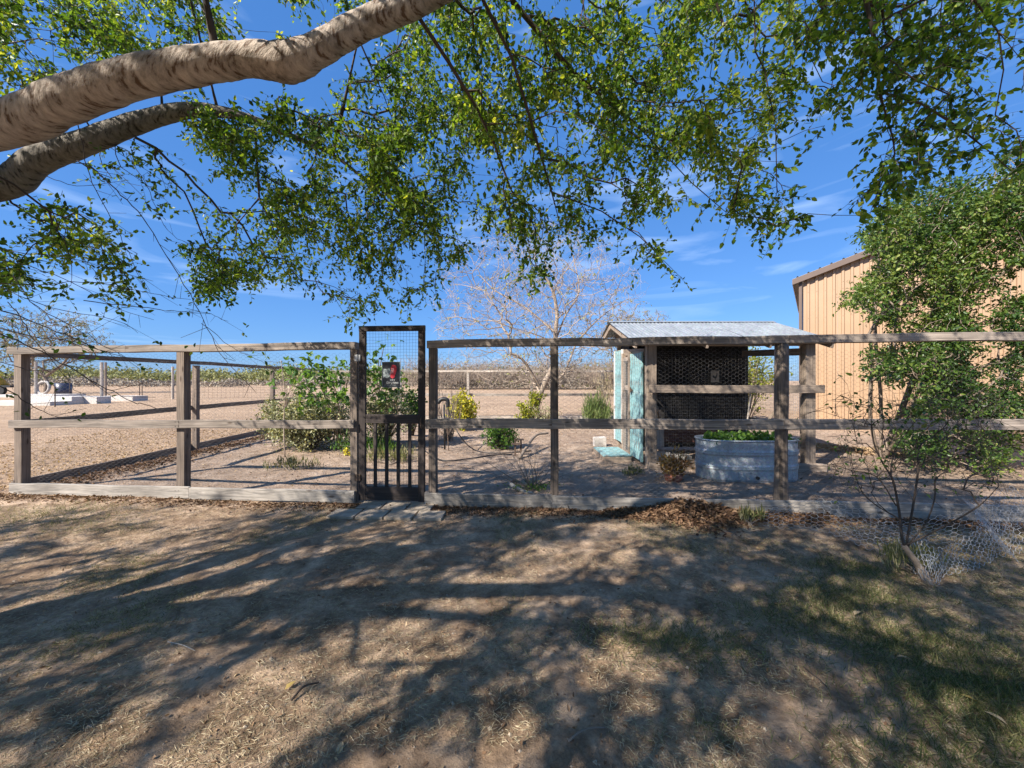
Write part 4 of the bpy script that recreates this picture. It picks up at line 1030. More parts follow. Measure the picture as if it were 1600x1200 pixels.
A, B, _a, _b = shoots(PB[eb], PB[eb]-PB[RB[eb]], 3, .15, .5, 1, 0, 0, -.2); V, Fc = prisms(A, B, .0035, .0025, 3); link('twig', mesh_np('twig', V, Fc, M_paletwig), bt)['kind'] = 'stuff'
s_ = spline(gb[0], 2); V, Fc = tube(s_, np.linspace(.12, .04, len(s_)), 10, wob=.03); link('trunk', mesh_np('trunk', V, Fc, M_paletwig, smooth=True), bt)
k_ = rng.choice(len(eb), 330); A, B, Lp, Ld = shoots(PB[eb[k_]], rnd_dir(330), 1, .1, .3, 4, 0, 0, 0)
foliage('foliage', Lp, Ld, .05, .10, .5, leafmat('bud_leaf', [(0, (.16, .17, .05)), (1, (.40, .40, .14))], .3, .6), bt)

# ------------------------------------------------------------------ garden plants
b0 = G(455, 712)
bush('variegated_bush', 'wide pale green mounded bush beside the left fence in the garden', 'bush', b0+[0, .7, 0], b0+[-.1, .85, .62], (1.2, .8, .62), 15000, 260, M_sage, .055, .034, shell=.35, spread=.10)
q_ = G(520, 705)
ft = thing('young_fig_tree', q_+[0, .3, 0], 'young tree with large bright green leaves behind the left fence', 'tree')
def figleaf(c, n, r, size, root, mat=M_fig):
    pts = np.asarray(c)+rng.normal(size=(n, 3))*np.asarray(r); D = rnd_dir(n, -.2); N = rnd_dir(n, 1.0)
    # lobed leaves: three overlapping pointed blades per leaf
    Vs = []
    for a in (-.7, 0, .7):
        S_ = unit(np.cross(unit(D), N)); Da = unit(unit(D)*math.cos(a)+S_*math.sin(a))
        Vs.append(leaves(pts, Da, N+rng.normal(size=N.shape)*.05, size*(.8+.4*rng.random(n)), size*.5))
    V, Fc = cat_vf(Vs); t = np.tile(np.repeat(rng.random(n), 6), 3)
    link('foliage', mesh_np('foliage', V, Fc, mat, tintv=t), root)['kind'] = 'stuff'
for (a, b, n) in ((470, 595, 70), (515, 590, 90), (535, 620, 90), (490, 620, 70), (455, 575, 30), (548, 575, 40), (480, 572, 36)): figleaf(P(a, b, 8.0+.3*rng.normal()), int(n*.5), (.17, .2, .14), .12, ft)
st_ = stems_to(q_+[0, .3, 0], [P(a, b, 8) for a, b in ((470, 595), (515, 585), (535, 612), (490, 615), (548, 570), (480, 570))], .02, .007)
V, Fc = prisms(*st_, k=6); link('stem', mesh_np('stem', V, Fc, M_greytwig, smooth=True), ft)
q_ = G(605, 690)
ft2 = thing('young_fig_tree', q_, 'taller leafy young tree seen through the upper half of the gate', 'tree')
for (a, b, n) in ((600, 545, 18), (592, 560, 22), (585, 585, 60), (612, 600, 60), (600, 625, 70), (575, 600, 40)): figleaf(P(a, b, 8.5+.3*rng.normal()), int(n*.6), (.15, .2, .14), .12, ft2)
st_ = stems_to(q_, [P(a, b, 8.6) for a, b in ((600, 540), (592, 560), (585, 585), (612, 600), (575, 600))], .022, .007)
V, Fc = prisms(*st_, k=6); link('stem', mesh_np('stem', V, Fc, M_greytwig, smooth=True), ft2)
bush('sage_bush', 'grey green bush seen through the gate behind its middle rail', 'bush', G(600, 690)+[0, .2, 0], P(600, 645, 8.6), (.75, .5, .55), 3600, 110, M_sage, .05, .03, shell=.3, spread=.13)
bush('round_bush', 'dark leafy bush at the right of the gate opening', 'bush', G(643, 680), P(645, 635, 9.3), (.32, .3, .5), 900, 40, M_fig, .07, .045)
bush('yellow_bush', 'bright yellow leaved bush right of the hose stand', 'bush', G(722, 672), P(722, 640, 11.9), (.42, .4, .62), 3200, 70, M_yel, .075, .05, shell=.2, spread=.2)
bush('green_bush', 'compact bright green bush in the middle of the garden', 'bush', G(782, 702), P(782, 680, 8.7), (.42, .36, .34), 2600, 90, M_fig, .05, .03, shell=.4, spread=.15)
bush('lime_shrub', 'small lime green shrub at the foot of the bare tree', 'bush', G(830, 668), P(824, 645, 12.4), (.38, .3, .5), 900, 40, M_yel, .07, .04, (.0, .45))
bush('lime_shrub', 'sprig of lime leaves up against the bare tree trunk', 'bush', G(836, 664), P(838, 622, 12.8), (.26, .25, .3), 450, 22, M_yel, .07, .04, (.0, .45))
bush('grey_brush', 'low tangle of grey twigs and pale leaves round the bare tree base', 'bush', G(850, 668), P(850, 648, 12.3), (.6, .5, .35), 700, 90, M_sage, .05, .03, (.2, .9), smat=M_greytwig)
# rosemary: upright needles
def spiky(name, label, base, c, r, n, lmat, LL, WW, upb=1.4, cat='bush', lean=.5):
    cc, lp = clump_points(c, r, n, max(6, n//25), .3, .18); lp = lp[lp[:, 2] > .01]; m = len(lp)
    ld = unit((lp-np.asarray(base))*lean+rng.normal(size=(m, 3))*.35+np.array([0, 0, upb]))
    return plant(name, label, cat, base, lp, stems_to(base, cc[:25], .008), lmat, M_greytwig, LL, WW, ld=ld)
spiky('rosemary_bush', 'upright grey green needle leaved bush left of the coop', G(932, 665), P(932, 645, 12.6), (.5, .4, .45), 2200, M_rose, .20, .016)
spiky('dry_weed', 'tall dry weeds standing against the coop corner', G(948, 668), P(945, 618, 13.4), (.45, .4, .7), 500, M_straw, .25, .012)
spiky('low_weeds', 'low green weeds on the dirt behind the left fence', G(455, 735), G(455, 735)+[0, .1, .05], (.5, .22, .06), 500, M_grass, .10, .012, cat='weeds')
spiky('low_weeds', 'green weeds spreading at the foot of the young fig trees', G(580, 712), G(570, 708)+[0, .3, .08], (.8, .5, .12), 1500, M_fig, .11, .02, cat='weeds')
spiky('low_weeds', 'low green weeds seen through the gate slats', G(610, 725), G(610, 722)+[0, .1, .05], (.6, .35, .06), 900, M_grass, .10, .014, cat='weeds')
spiky('low_weeds', 'small patch of weeds in front of the coop beam', G(985, 742), G(985, 742)+[0, 0, .03], (.3, .15, .04), 260, M_grass, .07, .012, cat='weeds')
bush('yellow_flowers', 'small cluster of yellow flowers behind the gate post', 'flowers', G(545, 712), G(545, 712)+[0, 0, .10], (.14, .1, .1), 160, 14, M_yel, .035, .03, (.6, 1))
spiky('weed_tuft', 'green weed tuft growing in the leaf pile by the kick board', G(1170, 822), G(1170, 818)+[0, 0, .06], (.22, .12, .05), 160, M_grass, .11, .010, cat='weeds')
# staked sapling
sap = thing('staked_sapling', G(445, 715), 'thin pale staked sapling in front of the wide bush', 'tree')
q_ = G(445, 715); A = spline([q_, q_+[-.02, 0, .7], q_+[.0, 0, 1.3], q_+[-.08, 0, 1.95]], 4)
V, Fc = tube(A, np.linspace(.014, .005, len(A)), 7); link('trunk', mesh_np('trunk', V, Fc, M_paletwig, smooth=True), sap)
tt = [q_+[.25*rng.normal(), .2*rng.normal(), 1.1+.8*rng.random()] for _ in range(16)]; stt = stems_to(q_+[-.0, 0, 1.0], tt, .006, .002)
V, Fc = prisms(*stt, k=4); link('branch', mesh_np('branch', V, Fc, M_paletwig), sap)['kind'] = 'stuff'
lp = np.concatenate([t+rng.normal(size=(9, 3))*.06 for t in tt]); foliage('foliage', lp, rnd_dir(len(lp)), .03, .05, .55, M_sage, sap)
# dead vine on wires
vb = G(700, 690); dv = thing('dead_vine', vb+[0, .0, 0], 'brown dead vine tangled on a wire trellis beside the hose stand', 'vine')
tt = [P(rng.uniform(684, 722), rng.uniform(578, 660), 9.7+.1*rng.normal()) for _ in range(70)]
stt = stems_to(P(700, 690, 9.7), tt, .006, .003, .4, 6); V, Fc = prisms(*stt, k=4); link('stem', mesh_np('stem', V, Fc, M_greytwig), dv)['kind'] = 'stuff'
A = np.array([P(686, 690, 9.7), P(706, 692, 9.7), P(707, 692, 9.7)]); B = np.array([P(686, 580, 9.7), P(706, 584, 9.7), P(716, 620, 9.7)])
V, Fc = prisms(A, B, .006, .006, 5); link('trellis', mesh_np('trellis', V, Fc, M_iron), dv)
# hose stand and hose
hs_ = thing('hose_stand', G(695, 702), 'black yard hydrant with garden hose looped over it', 'hydrant')
b_ = G(695, 702); Yh = b_[1]
V, Fc = tube([b_, P(694, 632, Yh)], .020, 8); link('standpipe', mesh_np('standpipe', V, Fc, M_black, smooth=True), hs_)
V, Fc = cat_vf([tube(spline([P(684, 630, Yh), P(690, 624, Yh), P(699, 625, Yh), P(700, 636, Yh)]), .045, 8), tube([P(682, 626, Yh), P(690, 622, Yh)], .02, 6)]); link('hydrant_head', mesh_np('hydrant_head', V, Fc, M_black, smooth=True), hs_)
V, Fc = tube([G(701, 704), P(697, 640, Yh)], .012, 6); link('stake', mesh_np('stake', V, Fc, M_iron), hs_)
ho = spline([P(700, 636, Yh), P(705, 655, Yh-.05), P(718, 680, Yh-.4), G(735, 699, .04), G(755, 707, .012), G(785, 708, .012), G(812, 706, .012), G(830, 704, .012)], 6)
V, Fc = tube(ho, .012, 7); tag(link('garden_hose', mesh_np('garden_hose', V, Fc, M_black, smooth=True)), 'black garden hose hanging from the hydrant down to the dirt', 'hose')
ho = spline([G(660, 702, .014), G(690, 719, .014), G(730, 717, .014), G(770, 711, .014), G(800, 710, .014)], 6)
V, Fc = tube(ho, .012, 7); tag(link('garden_hose', mesh_np('garden_hose', V, Fc, M_black, smooth=True)), 'black hose lying flat along the dirt in front of the green bush', 'hose')
# garden lamp/metal thing near green bush
q_ = G(805, 712); gl_ = thing('metal_bracket', q_, 'small dark metal stand right of the green bush', 'stand')
V, Fc = cat_vf([prisms(np.array([q_, q_+[.12, .05, 0]]), np.array([q_+[0, 0, .36], q_+[.12, .05, .34]]), .018, .018, 5), (box_vf(-.1, .1, -.05, .05, -.012, .012)[0]+(q_+[.02, 0, .24]), box_vf(0, 1, 0, 1, 0, 1)[1]), (box_vf(-.05, .1, -.05, .05, -.012, .012)[0]+(q_+[.08, 0, .33]), box_vf(0, 1, 0, 1, 0, 1)[1])])
link('bracket', mesh_np('bracket', V, Fc, M_iron), gl_)
stick('cut_branch', [G(812, 716, .02), G(822, 700, .15), P(838, 680, 8.6), P(856, 677, 8.9)], .035, M_greytwig, 'thick cut branch propped up near the green bush', 'branch')
# dry bare bush near fence
q_ = G(832, 765); db = thing('bare_bush', q_, 'small leafless twiggy bush just behind the kick board', 'bush')
tt = [q_+np.array([.34*rng.normal(), .22*rng.normal(), .12+.5*rng.random()]) for _ in range(34)]
stt = stems_to(q_, tt, .006, .002, .3, 4); V, Fc = prisms(*stt, k=4); link('stem', mesh_np('stem', V, Fc, M_greytwig), db)['kind'] = 'stuff'
lp = q_+rng.normal(size=(260, 3))*[.17, .12, .03]+[0, 0, .05]; lp = lp[lp[:, 2] > .01]; foliage('foliage', lp, rnd_dir(len(lp), .5), .03, .06, .35, M_fig, db)
stick('driftwood', [G(798, 756, .09), G(806, 762, .06), G(818, 768, .03), G(832, 771, .03)], .03, M_stone, 'short curved grey log beside the twiggy bush', 'log')
rock('stone', G(803, 757), (.06, .05, .07), M_terra, 'dark reddish stone at the end of the curved log', 'stone', 3)
# orange dry plant
q_ = G(1052, 752); op = thing('dry_potted_plant', q_, 'orange dried out plant in a sunken clay pot by the stock tank', 'plant')
V, Fc = tube([q_+[0, 0, -.02], q_+[0, 0, .06], q_+[0, 0, .11]], np.array([.10, .13, .14]), 14); link('pot', mesh_np('pot', V, Fc, M_terra, smooth=True), op)
cc, lp = clump_points(q_+[0, 0, .25], (.27, .2, .2), 900, 60, .2, .16); lp = lp[lp[:, 2] > .02]
foliage('foliage', lp, unit((lp-q_)+rng.normal(size=lp.shape)*.15), .04, .09, .3, M_orange, op)
V, Fc = prisms(*stems_to(q_, cc[:40], .005, .002), k=4); link('stem', mesh_np('stem', V, Fc, M_greytwig), op)
# greens in the tank
q_ = np.array([3.72, 6.12, .58]); lp = q_+np.column_stack([rng.uniform(-.6, .68, 900), rng.uniform(-.25, .25, 900), rng.uniform(-.02, .10, 900)])
tg = thing('tank_greens', q_, 'low leafy greens growing in the top of the stock tank', 'plants')
foliage('foliage', lp, rnd_dir(900, .8), .05, .09, .6, M_fig, tg)

# foreground sapling in a wire cage
q_ = np.array([3.18, 2.96, 0]); fs = thing('caged_sapling', q_, 'many stemmed bare sapling in front of the fence at right inside loose wire', 'tree')
gs = [spline([q_, P(1435, 880, 3.0), P(1412, 850, 3.02), P(1405, 800, 3.1), P(1395, 750, 3.1), P(1380, 725, 3.1), P(1365, 690, 3.1), P(1360, 640, 3.1)], 4)-0,
      spline([P(1415, 855, 3.02), P(1425, 800, 3.1), P(1434, 740, 3.15), P(1436, 700, 3.2), P(1460, 680, 3.2)], 4),
      spline([P(1415, 855, 3.02), P(1445, 820, 3.0), P(1460, 780, 3.0), P(1462, 750, 3.0), P(1480, 735, 3.0)], 4),
      spline([P(1420, 850, 3.0), P(1480, 820, 2.9), P(1530, 790, 2.85), P(1560, 760, 2.8)], 4),
      spline([P(1400, 790, 3.1), P(1370, 745, 3.05), P(1330, 735, 3.0), P(1300, 725, 3.0)], 4),
      spline([P(1390, 740, 3.1), P(1400, 700, 3.2), P(1425, 665, 3.2), P(1450, 640, 3.2)], 4),
      spline([P(1405, 810, 3.1), P(1370, 790, 3.1), P(1345, 765, 3.1), P(1330, 720, 3.1)], 4)]
gs[0][0] = q_
at4 = []
for _ in range(210): at4.append(P(rng.uniform(1300, 1560), 770-150*rng.random()**.8, rng.uniform(2.8, 3.4)))
PF, RF, ngf, ef = grow(gs, np.array(at4), .2, -.3, 0, .09, .10)
Rf = radii(PF, RF, .0012, .42, .010); A, B, ra, rb, idx = edges(PF, RF, Rf)
V, Fc = prisms(A, B, ra, rb, 5); link('branch', mesh_np('branch', V, Fc, M_twig, smooth=True), fs)['kind'] = 'stuff'
A, B, Lf_, Ld_ = shoots(PF[ef], PF[ef]-PF[RF[ef]]+np.array([0, 0, .05]), 2, .08, .28, 3, 0, 0, -.5); V, Fc = prisms(A, B, .0017, .001, 4); link('twig', mesh_np('twig', V, Fc, M_twig), fs)['kind'] = 'stuff'
k_ = rng.random(len(Lf_)) < .35; foliage('foliage', Lf_[k_], Ld_[k_], .02, .04, .5, M_leaf2, fs)
V, Fc = tube(spline([q_+[.02, -.03, -.05], P(1435, 885, 3.0), P(1412, 852, 3.02)], 5), np.linspace(.034, .018, 11), 10, wob=.06); link('trunk', mesh_np('trunk', V, Fc, M_greytwig, smooth=True), fs)
lp, ld = [], []
for (a, b, n) in ((1350, 630, 22), (1395, 650, 14), (1365, 590, 10), (1410, 600, 14), (1355, 745, 7), (1440, 640, 24), (1480, 660, 24), (1330, 585, 8), (1425, 665, 14)):
    lp.append(P(a, b, 3.1)+rng.normal(size=(n, 3))*[.07, .07, .025]); ld.append(rnd_dir(n, -.2))
    A = P(a, b, 3.1)
lp = np.concatenate(lp); foliage('foliage', lp, np.concatenate(ld), .035, .06, .45, M_leaf2, fs)
spiky('weed_tuft', 'green weeds at the foot of the caged sapling', q_+[.05, .1, 0], q_+[.05, .15, .08], (.35, .2, .07), 500, M_grass, .08, .006, cat='weeds')
# crumpled chicken wire cage
def crumple(O, path, H, cell, r, zfun, seed, flare=0.0):
    """hex wire following a ground path; path (n,2)"""
    p = spline(np.column_stack([path, np.zeros(len(path))]), 12)[:, :2]; d = np.concatenate([[0], np.cumsum(np.linalg.norm(np.diff(p, axis=0), axis=1))]); W = d[-1]
    V, Fc = hex_wire((0, 0, 0), (1, 0, 0), (0, 1, 0), W, H, cell, r, sag=0, jitter=.004)
    u = V[:, 0]; v = V[:, 1]; w_ = V[:, 2]
    X = np.interp(u, d, p[:, 0]); Yq = np.interp(u, d, p[:, 1]); tx = np.gradient(p[:, 0], d+1e-9*np.arange(len(d))); ty = np.gradient(p[:, 1], d+1e-9*np.arange(len(d)))
    nx_ = -np.interp(u, d, ty); ny_ = np.interp(u, d, tx)
    lean, hh = zfun(u/W, v/H)
    bulge = .05*vnoise(u, v, .22, seed)+.02*vnoise(u, v, .09, seed+1)
    X = X+nx_*(lean+bulge+w_); Yq = Yq+ny_*(lean+bulge+w_)
    Zq = hh*H*v/H+.03*vnoise(u, v, .3, seed+2)+.015
    return np.column_stack([X, Yq, np.maximum(Zq, .006)]), Fc
wc = thing('wire_cage', (3.1, 2.95, 0), 'crumpled chicken wire lying round the foot of the caged sapling', 'wire')
pth = [G(1290, 838)[:2], G(1340, 858)[:2], G(1400, 880)[:2], G(1455, 922)[:2], G(1500, 900)[:2], G(1600, 870)[:2], (4.6, 3.2)]
V, Fc = crumple(0, np.array(pth), .36, .055, .0015, lambda a, b: (.10*b, .62+.2*np.sin(a*9)), 61)
link('chicken_wire', mesh_np('chicken_wire', V, Fc, M_wire), wc)['kind'] = 'stuff'
pth = [(4.35, 3.35), (4.0, 3.5), (3.6, 3.62), (3.2, 3.72), (2.85, 3.95), (2.6, 4.0)]
V, Fc = crumple(0, np.array(pth), .46, .055, .0019, lambda a, b: (.10*b, .72+.15*np.sin(a*11)), 71)
link('chicken_wire', mesh_np('chicken_wire', V, Fc, M_wire), wc)['kind'] = 'stuff'
pth = [(4.2, 3.15), (4.6, 3.6), (5.1, 3.9), (5.6, 4.0)]
V, Fc = crumple(0, np.array(pth), .5, .05, .0011, lambda a, b: (.25*b, .7+.15*np.sin(a*7)), 81)
link('chicken_wire', mesh_np('chicken_wire', V, Fc, M_wire), wc)['kind'] = 'stuff'

# ------------------------------------------------------------------ ground cover
def blades(pts, LL, WW, mat, name, label, upb=.6, tint=(0, 1)):
    n = len(pts); D = rng.normal(size=(n, 3)); D[:, 2] = np.abs(D[:, 2])*upb+upb*.4
    V, Fc = leaves(pts, D, rnd_dir(n), LL*(.5+rng.random(n)), WW, 0.1)
    o = link(name, mesh_np(name, V, Fc, mat, tintv=np.repeat(tint[0]+(tint[1]-tint[0])*rng.random(n), 6))); return tag(o, label, kind='stuff', cat='ground cover')
def scatter(n, x0, x1, y0, y1, z=.0): 
    X = rng.uniform(x0, x1, n); Yq = rng.uniform(y0, y1, n); return np.column_stack([X, Yq, gz(X, Yq)+z])
# weight samples to the near ground seen by the camera
def near_scatter(n, pw=1.6):
    Yq = 1.15+3.5*rng.random(n)**pw; X = rng.uniform(-1.42, 1.42, n)*Yq; return np.column_stack([X, Yq, gz(X, Yq)])
p = near_scatter(170000); g_ = vnoise(p[:, 0], p[:, 1], .8, 9)+.62*np.clip((p[:, 0]+.25*p[:, 1]-.9)/2.5, 0, 1)-.17
p1 = p[(g_ > .02+.16*rng.random(len(p)))]
p1 = p1[p1[:, 1] < 4.5-.083*p1[:, 0]]
clump = vnoise(p1[:, 0], p1[:, 1], .12, 91) > -.12; p1 = p1[clump][:24000]
blades(p1, .032, .0022, M_grass, 'grass', 'sparse short grass patches on the shaded foreground dirt', .7)
p2 = p[vnoise(p[:, 0], p[:, 1], .3, 93) > -.15]; p2 = p2[p2[:, 1] < 4.5-.083*p2[:, 0]][:80000]; p2[:, 2] += .003
blades(p2, .030, .0022, M_straw, 'straw', 'dead grass stalks and straw lying on the foreground dirt', .12)
# greener lush patches lower right
p3 = []
for (a, b, s, n) in ((1330, 930, .28, 1600), (1440, 1010, .35, 2600), (1560, 1090, .3, 3200), (1250, 960, .3, 1500), (1340, 890, .2, 900), (1010, 1000, .25, 900), (90, 805, .5, 1200), (1100, 1010, .25, 900), (1500, 1180, .3, 2000)):
    c_ = G(a, b); q = np.column_stack([c_[0]+rng.normal(size=n)*s, c_[1]+rng.normal(size=n)*s*.45]); p3.append(np.column_stack([q, gz(q[:, 0], q[:, 1])]))
blades(np.concatenate(p3), .055, .003, M_grass, 'grass', 'greener grass tufts towards the lower right of the yard', .9, (0, .75))
# leaf litter
def litter(pts, size, label, name='leaf_litter', mat=M_dryl, tint=(0, 1), flat=.35):
    n = len(pts); D = rng.normal(size=(n, 3)); D[:, 2] *= flat; N = rnd_dir(n, 1.5)
    V, Fc = leaves(pts, D, N, size*(.5+rng.random(n)), size*.5*(.6+.8*rng.random(n)), .5)
    o = link(name, mesh_np(name, V, Fc, mat, tintv=np.repeat(tint[0]+(tint[1]-tint[0])*rng.random(n), 6))); return tag(o, label, kind='stuff', cat='leaf litter')
X = rng.uniform(1.1, 3.6, 5200); h = np.exp(-((X-2.05)/.42)**2); Yq = fy(X)-.10-np.abs(rng.normal(size=5200))*(.10+.16*h); Zq = np.maximum(.01, (.15*h+.03)*np.exp(-((fy(X)-.1-Yq)/(.14+.1*h))**2)*rng.random(5200)**.3)
litter(np.column_stack([X, Yq, Zq]), .05, 'pile of brown fallen leaves heaped against the right kick board', tint=(0, .75))
X = np.concatenate([rng.uniform(-7, 6, 5000), rng.uniform(-1, 5.5, 3000)]); Yq = fy(X)-.11-np.abs(rng.normal(size=8000))*.14
litter(np.column_stack([X, Yq, gz(X, Yq)+.008]), .035, 'thin line of fallen leaves along the foot of the front fence', tint=(0, .7))
X = -6.85+np.abs(rng.normal(size=4200))*.28; Yq = rng.uniform(5.4, 14, 4200)
litter(np.column_stack([X, Yq, .01+.04*rng.random(4200)]), .055, 'dark leaf litter along the inside of the left side fence', tint=(0, .5))
X = -7.2-rng.random(7000)**1.3*5; Yq = rng.uniform(4.5, 12, 7000)
litter(np.column_stack([X, Yq, .008+.01*rng.random(7000)]), .045, 'pale dry leaves scattered over the ground left of the garden', tint=(.75, 1))
p = scatter(5200, -6.8, 8, 4.9, 14.5, .006)
litter(p, .035, 'dry leaf bits scattered over the garden dirt', tint=(.2, 1))
p = near_scatter(2200); litter(p[p[:, 1] < 4.5]+[0, 0, .004], .022, 'small dry leaf bits on the foreground dirt', tint=(.3, 1))
# straw bank beyond the coop
t = rng.random(5000); X = 5.4+2.6*t+rng.normal(size=5000)*.15; Yq = 10.2-2.3*t+rng.normal(size=5000)*.22
litter(np.column_stack([X, Yq, .01+.05*rng.random(5000)]), .07, 'band of tan straw and leaves right of the coop', tint=(.75, 1))
# pebbles
p = np.concatenate([near_scatter(1500), scatter(1800, -6, 8, 4.9, 13)]); n = len(p); r = .004+.009*rng.random(n)**2
Vv = np.array([[1, 0, 0], [0, 1, 0], [-1, 0, 0], [0, -1, 0], [0, 0, .8], [0, 0, -.8]]); 
V = (p[:, None]+Vv[None]*r[:, None, None]*(.7+.6*rng.random((n, 6, 1)))).reshape(-1, 3)
fq = np.array([[0, 1, 4], [1, 2, 4], [2, 3, 4], [3, 0, 4]]); Fc = (fq[None]+(np.arange(n)*6)[:, None, None]).reshape(-1, 3)
tag(link('pebbles', mesh_np('pebbles', V, Fc, M_dusty)), 'small pebbles and grit strewn over the dirt', 'pebbles', kind='stuff')
# individual foreground bits
def gp_(px, py, z=.012): return G(px, py)+np.array([0, 0, z])
stick('fallen_stick', [gp_(888, 1163), gp_(905, 1157, .035), gp_(925, 1148, .03), gp_(945, 1144, .02)], .0055, M_greytwig, 'short pale forked stick lying at the bottom centre of the dirt', 'stick')
stick('fallen_stick', [gp_(671, 1088), gp_(673, 1108), gp_(676, 1130)], .004, M_twig, 'thin dark upright twig lying left of the bottom centre', 'stick')
stick('fallen_stick', [gp_(1255, 1045), gp_(1275, 1060), gp_(1292, 1077)], .004, M_twig, 'thin dark twig lying near the right hand grass', 'stick')
stick('fallen_stick', [gp_(455, 1098), gp_(475, 1082, .03), gp_(498, 1070)], .006, M_twig, 'dark crooked twig beside the orange leaf at lower left', 'stick')
stick('fallen_stick', [gp_(262, 1006), gp_(285, 1013, .02), gp_(305, 1020)], .0025, M_paleWood, 'thin pale stalk lying on the dirt at left', 'stick')
def one_leaf(px, py, s, rz, mat_t, label):
    Pq = gp_(px, py, .006)[None]; D = np.array([[math.cos(rz), math.sin(rz), .25]]); V, Fc = leaves(Pq, D, np.array([[.1, .2, 1.]]), s, s*.55, .5)
    tag(link('fallen_leaf', mesh_np('fallen_leaf', V, Fc, M_orange if mat_t > 0 else M_dryl, tintv=np.full(6, abs(mat_t)))), label, 'leaf', None)
one_leaf(445, 1080, .055, .9, 1.0, 'orange curled leaf on the dirt at lower left')
one_leaf(1530, 1100, .06, 2.6, .9, 'orange leaf in the green grass at lower right')
one_leaf(1335, 962, .06, .3, -1., 'pale tan leaf above the green grass at right')
one_leaf(1400, 1028, .06, -.6, -.9, 'tan leaf in the middle of the right grass')
one_leaf(528, 1182, .05, 1.6, -1., 'whitish leaf at the bottom edge left of centre')
one_leaf(1575, 1135, .07, 2.2, -1., 'long pale leaf at the bottom right corner')
one_leaf(112, 1030, .03, .4, -1., 'tiny white leaf in the deep shade at left')

# ------------------------------------------------------------------ far left: slabs, tree, machine
def fbox(name, px0, px1, py0, py1, dep, label, cat, mat=M_white, par=None):
    Y = 1.55*F/(py1-594); x0 = (px0-800)/F*Y; x1 = (px1-800)/F*Y; h = (py1-py0)/F*Y
    V, Fc = box_vf(0, x1-x0, 0, dep, -.05, h); o = link(name, mesh_np(name, V, Fc, mat), None, (x0, Y, 0)); return tag(o, label, cat)
fbox('concrete_slab', -60, 78, 628, 634, 2.0, 'long low white concrete slab at the far left edge', 'slab')
fbox('concrete_slab', 44, 112, 620, 632, 1.6, 'white concrete slab standing behind the corner post', 'slab')
fbox('concrete_block', 112, 151, 620, 631, .9, 'white concrete block right of the far slab', 'block')
fbox('concrete_block', 152, 207, 619, 627, 1.2, 'low white concrete block farthest right of its row', 'block')
fbox('concrete_slab', -20, 84, 617, 621, 2.6, 'flat concrete pad beyond the white slabs', 'slab')
def fence_post(px, py0, py1, r, mat, label, group=None):
    Y = 1.55*F/(py1-594); a = np.array([(px-800)/F*Y, Y, -.1]); b = P(px, py0, Y); V, Fc = prisms(np.array([[0, 0, 0]]), np.array([b-a]), r, r, 6)
    return tag(link('fence_post', mesh_np('fence_post', V, Fc, mat), None, a), label, 'post', group)
fence_post(56, 565, 619, .12, M_paleWood, 'pale timber post beside the far left tree')
fence_post(159, 566, 629, .09, M_paleWood, 'tall pale timber post beyond the side fence')
fence_post(165, 566, 621, .09, M_greytwig, 'tall grey timber post just right of the pale one')
fence_post(270, 573, 624, .09, M_paleWood, 'tall pale post hidden partly by the second fence post')
for px, a, b, lb in ((86, 604, 636, 'thin iron stake in front of the white slabs'), (109, 598, 618, 'thin iron stake behind the white block'), (218, 598, 624, 'left of two short iron stakes in the field'), (222, 598, 624, 'right of two short iron stakes in the field')):
    fence_post(px, a, b, .03, M_iron, lb)
A, B = [], []
for i in range(7):
    z = .15+.2*i; A.append((-28, 31, z)); B.append((-16.3, 31, z))
for s in np.arange(-28, -16.3, .35): A.append((s, 31, .1)); B.append((s, 31, 1.4))
V, Fc = prisms(np.array(A, float), np.array(B, float), .008, .008, 3)
tag(link('wire_pen', mesh_np('wire_pen', V, Fc, M_iron)), 'wide rusty wire stock panel standing in the field at left', 'fence panel')
# tree far left
lt = thing('spreading_tree', P(66, 615, 44), 'wide spreading thorn tree at the far left beyond the slabs', 'tree')
tb = np.array([-53.5, 44, 0])
at5 = [np.array([-53.8, 44, 6.4])+rnd_dir(1)[0]*np.array([6.4, 5, 3.6])*rng.random()**.35 for _ in range(520)]
PB, RB, n5, eb = grow([spline([tb, tb+[.2, 0, 1.2], tb+[-.1, 0, 2.2]], 4), spline([tb+[.1, 0, 2.0], tb+[2.2, 0, 3.6], tb+[3.4, 0, 5.5]], 3), spline([tb+[0, 0, 2.0], tb+[-2.2, 0, 3.4], tb+[-3.6, 0, 5.5]], 3)], np.array(at5), .25, .2, 0, .7, .1)
Rb = radii(PB, RB, .016, .42, .34); A, B, ra, rb, idx = edges(PB, RB, Rb); V, Fc = prisms(A, B, ra, rb, 4)
link('branch', mesh_np('branch', V, Fc, M_greytwig, smooth=True), lt)['kind'] = 'stuff'
A, B, Lp, Ld = shoots(PB[eb], rnd_dir(len(eb)), 3, .4, .9, 4, 0, 0, 0); V, Fc = prisms(A, B, .012, .008, 3); link('twig', mesh_np('twig', V, Fc, M_greytwig), lt)['kind'] = 'stuff'
foliage('foliage', Lp, Ld, .10, .24, .4, M_far, lt)
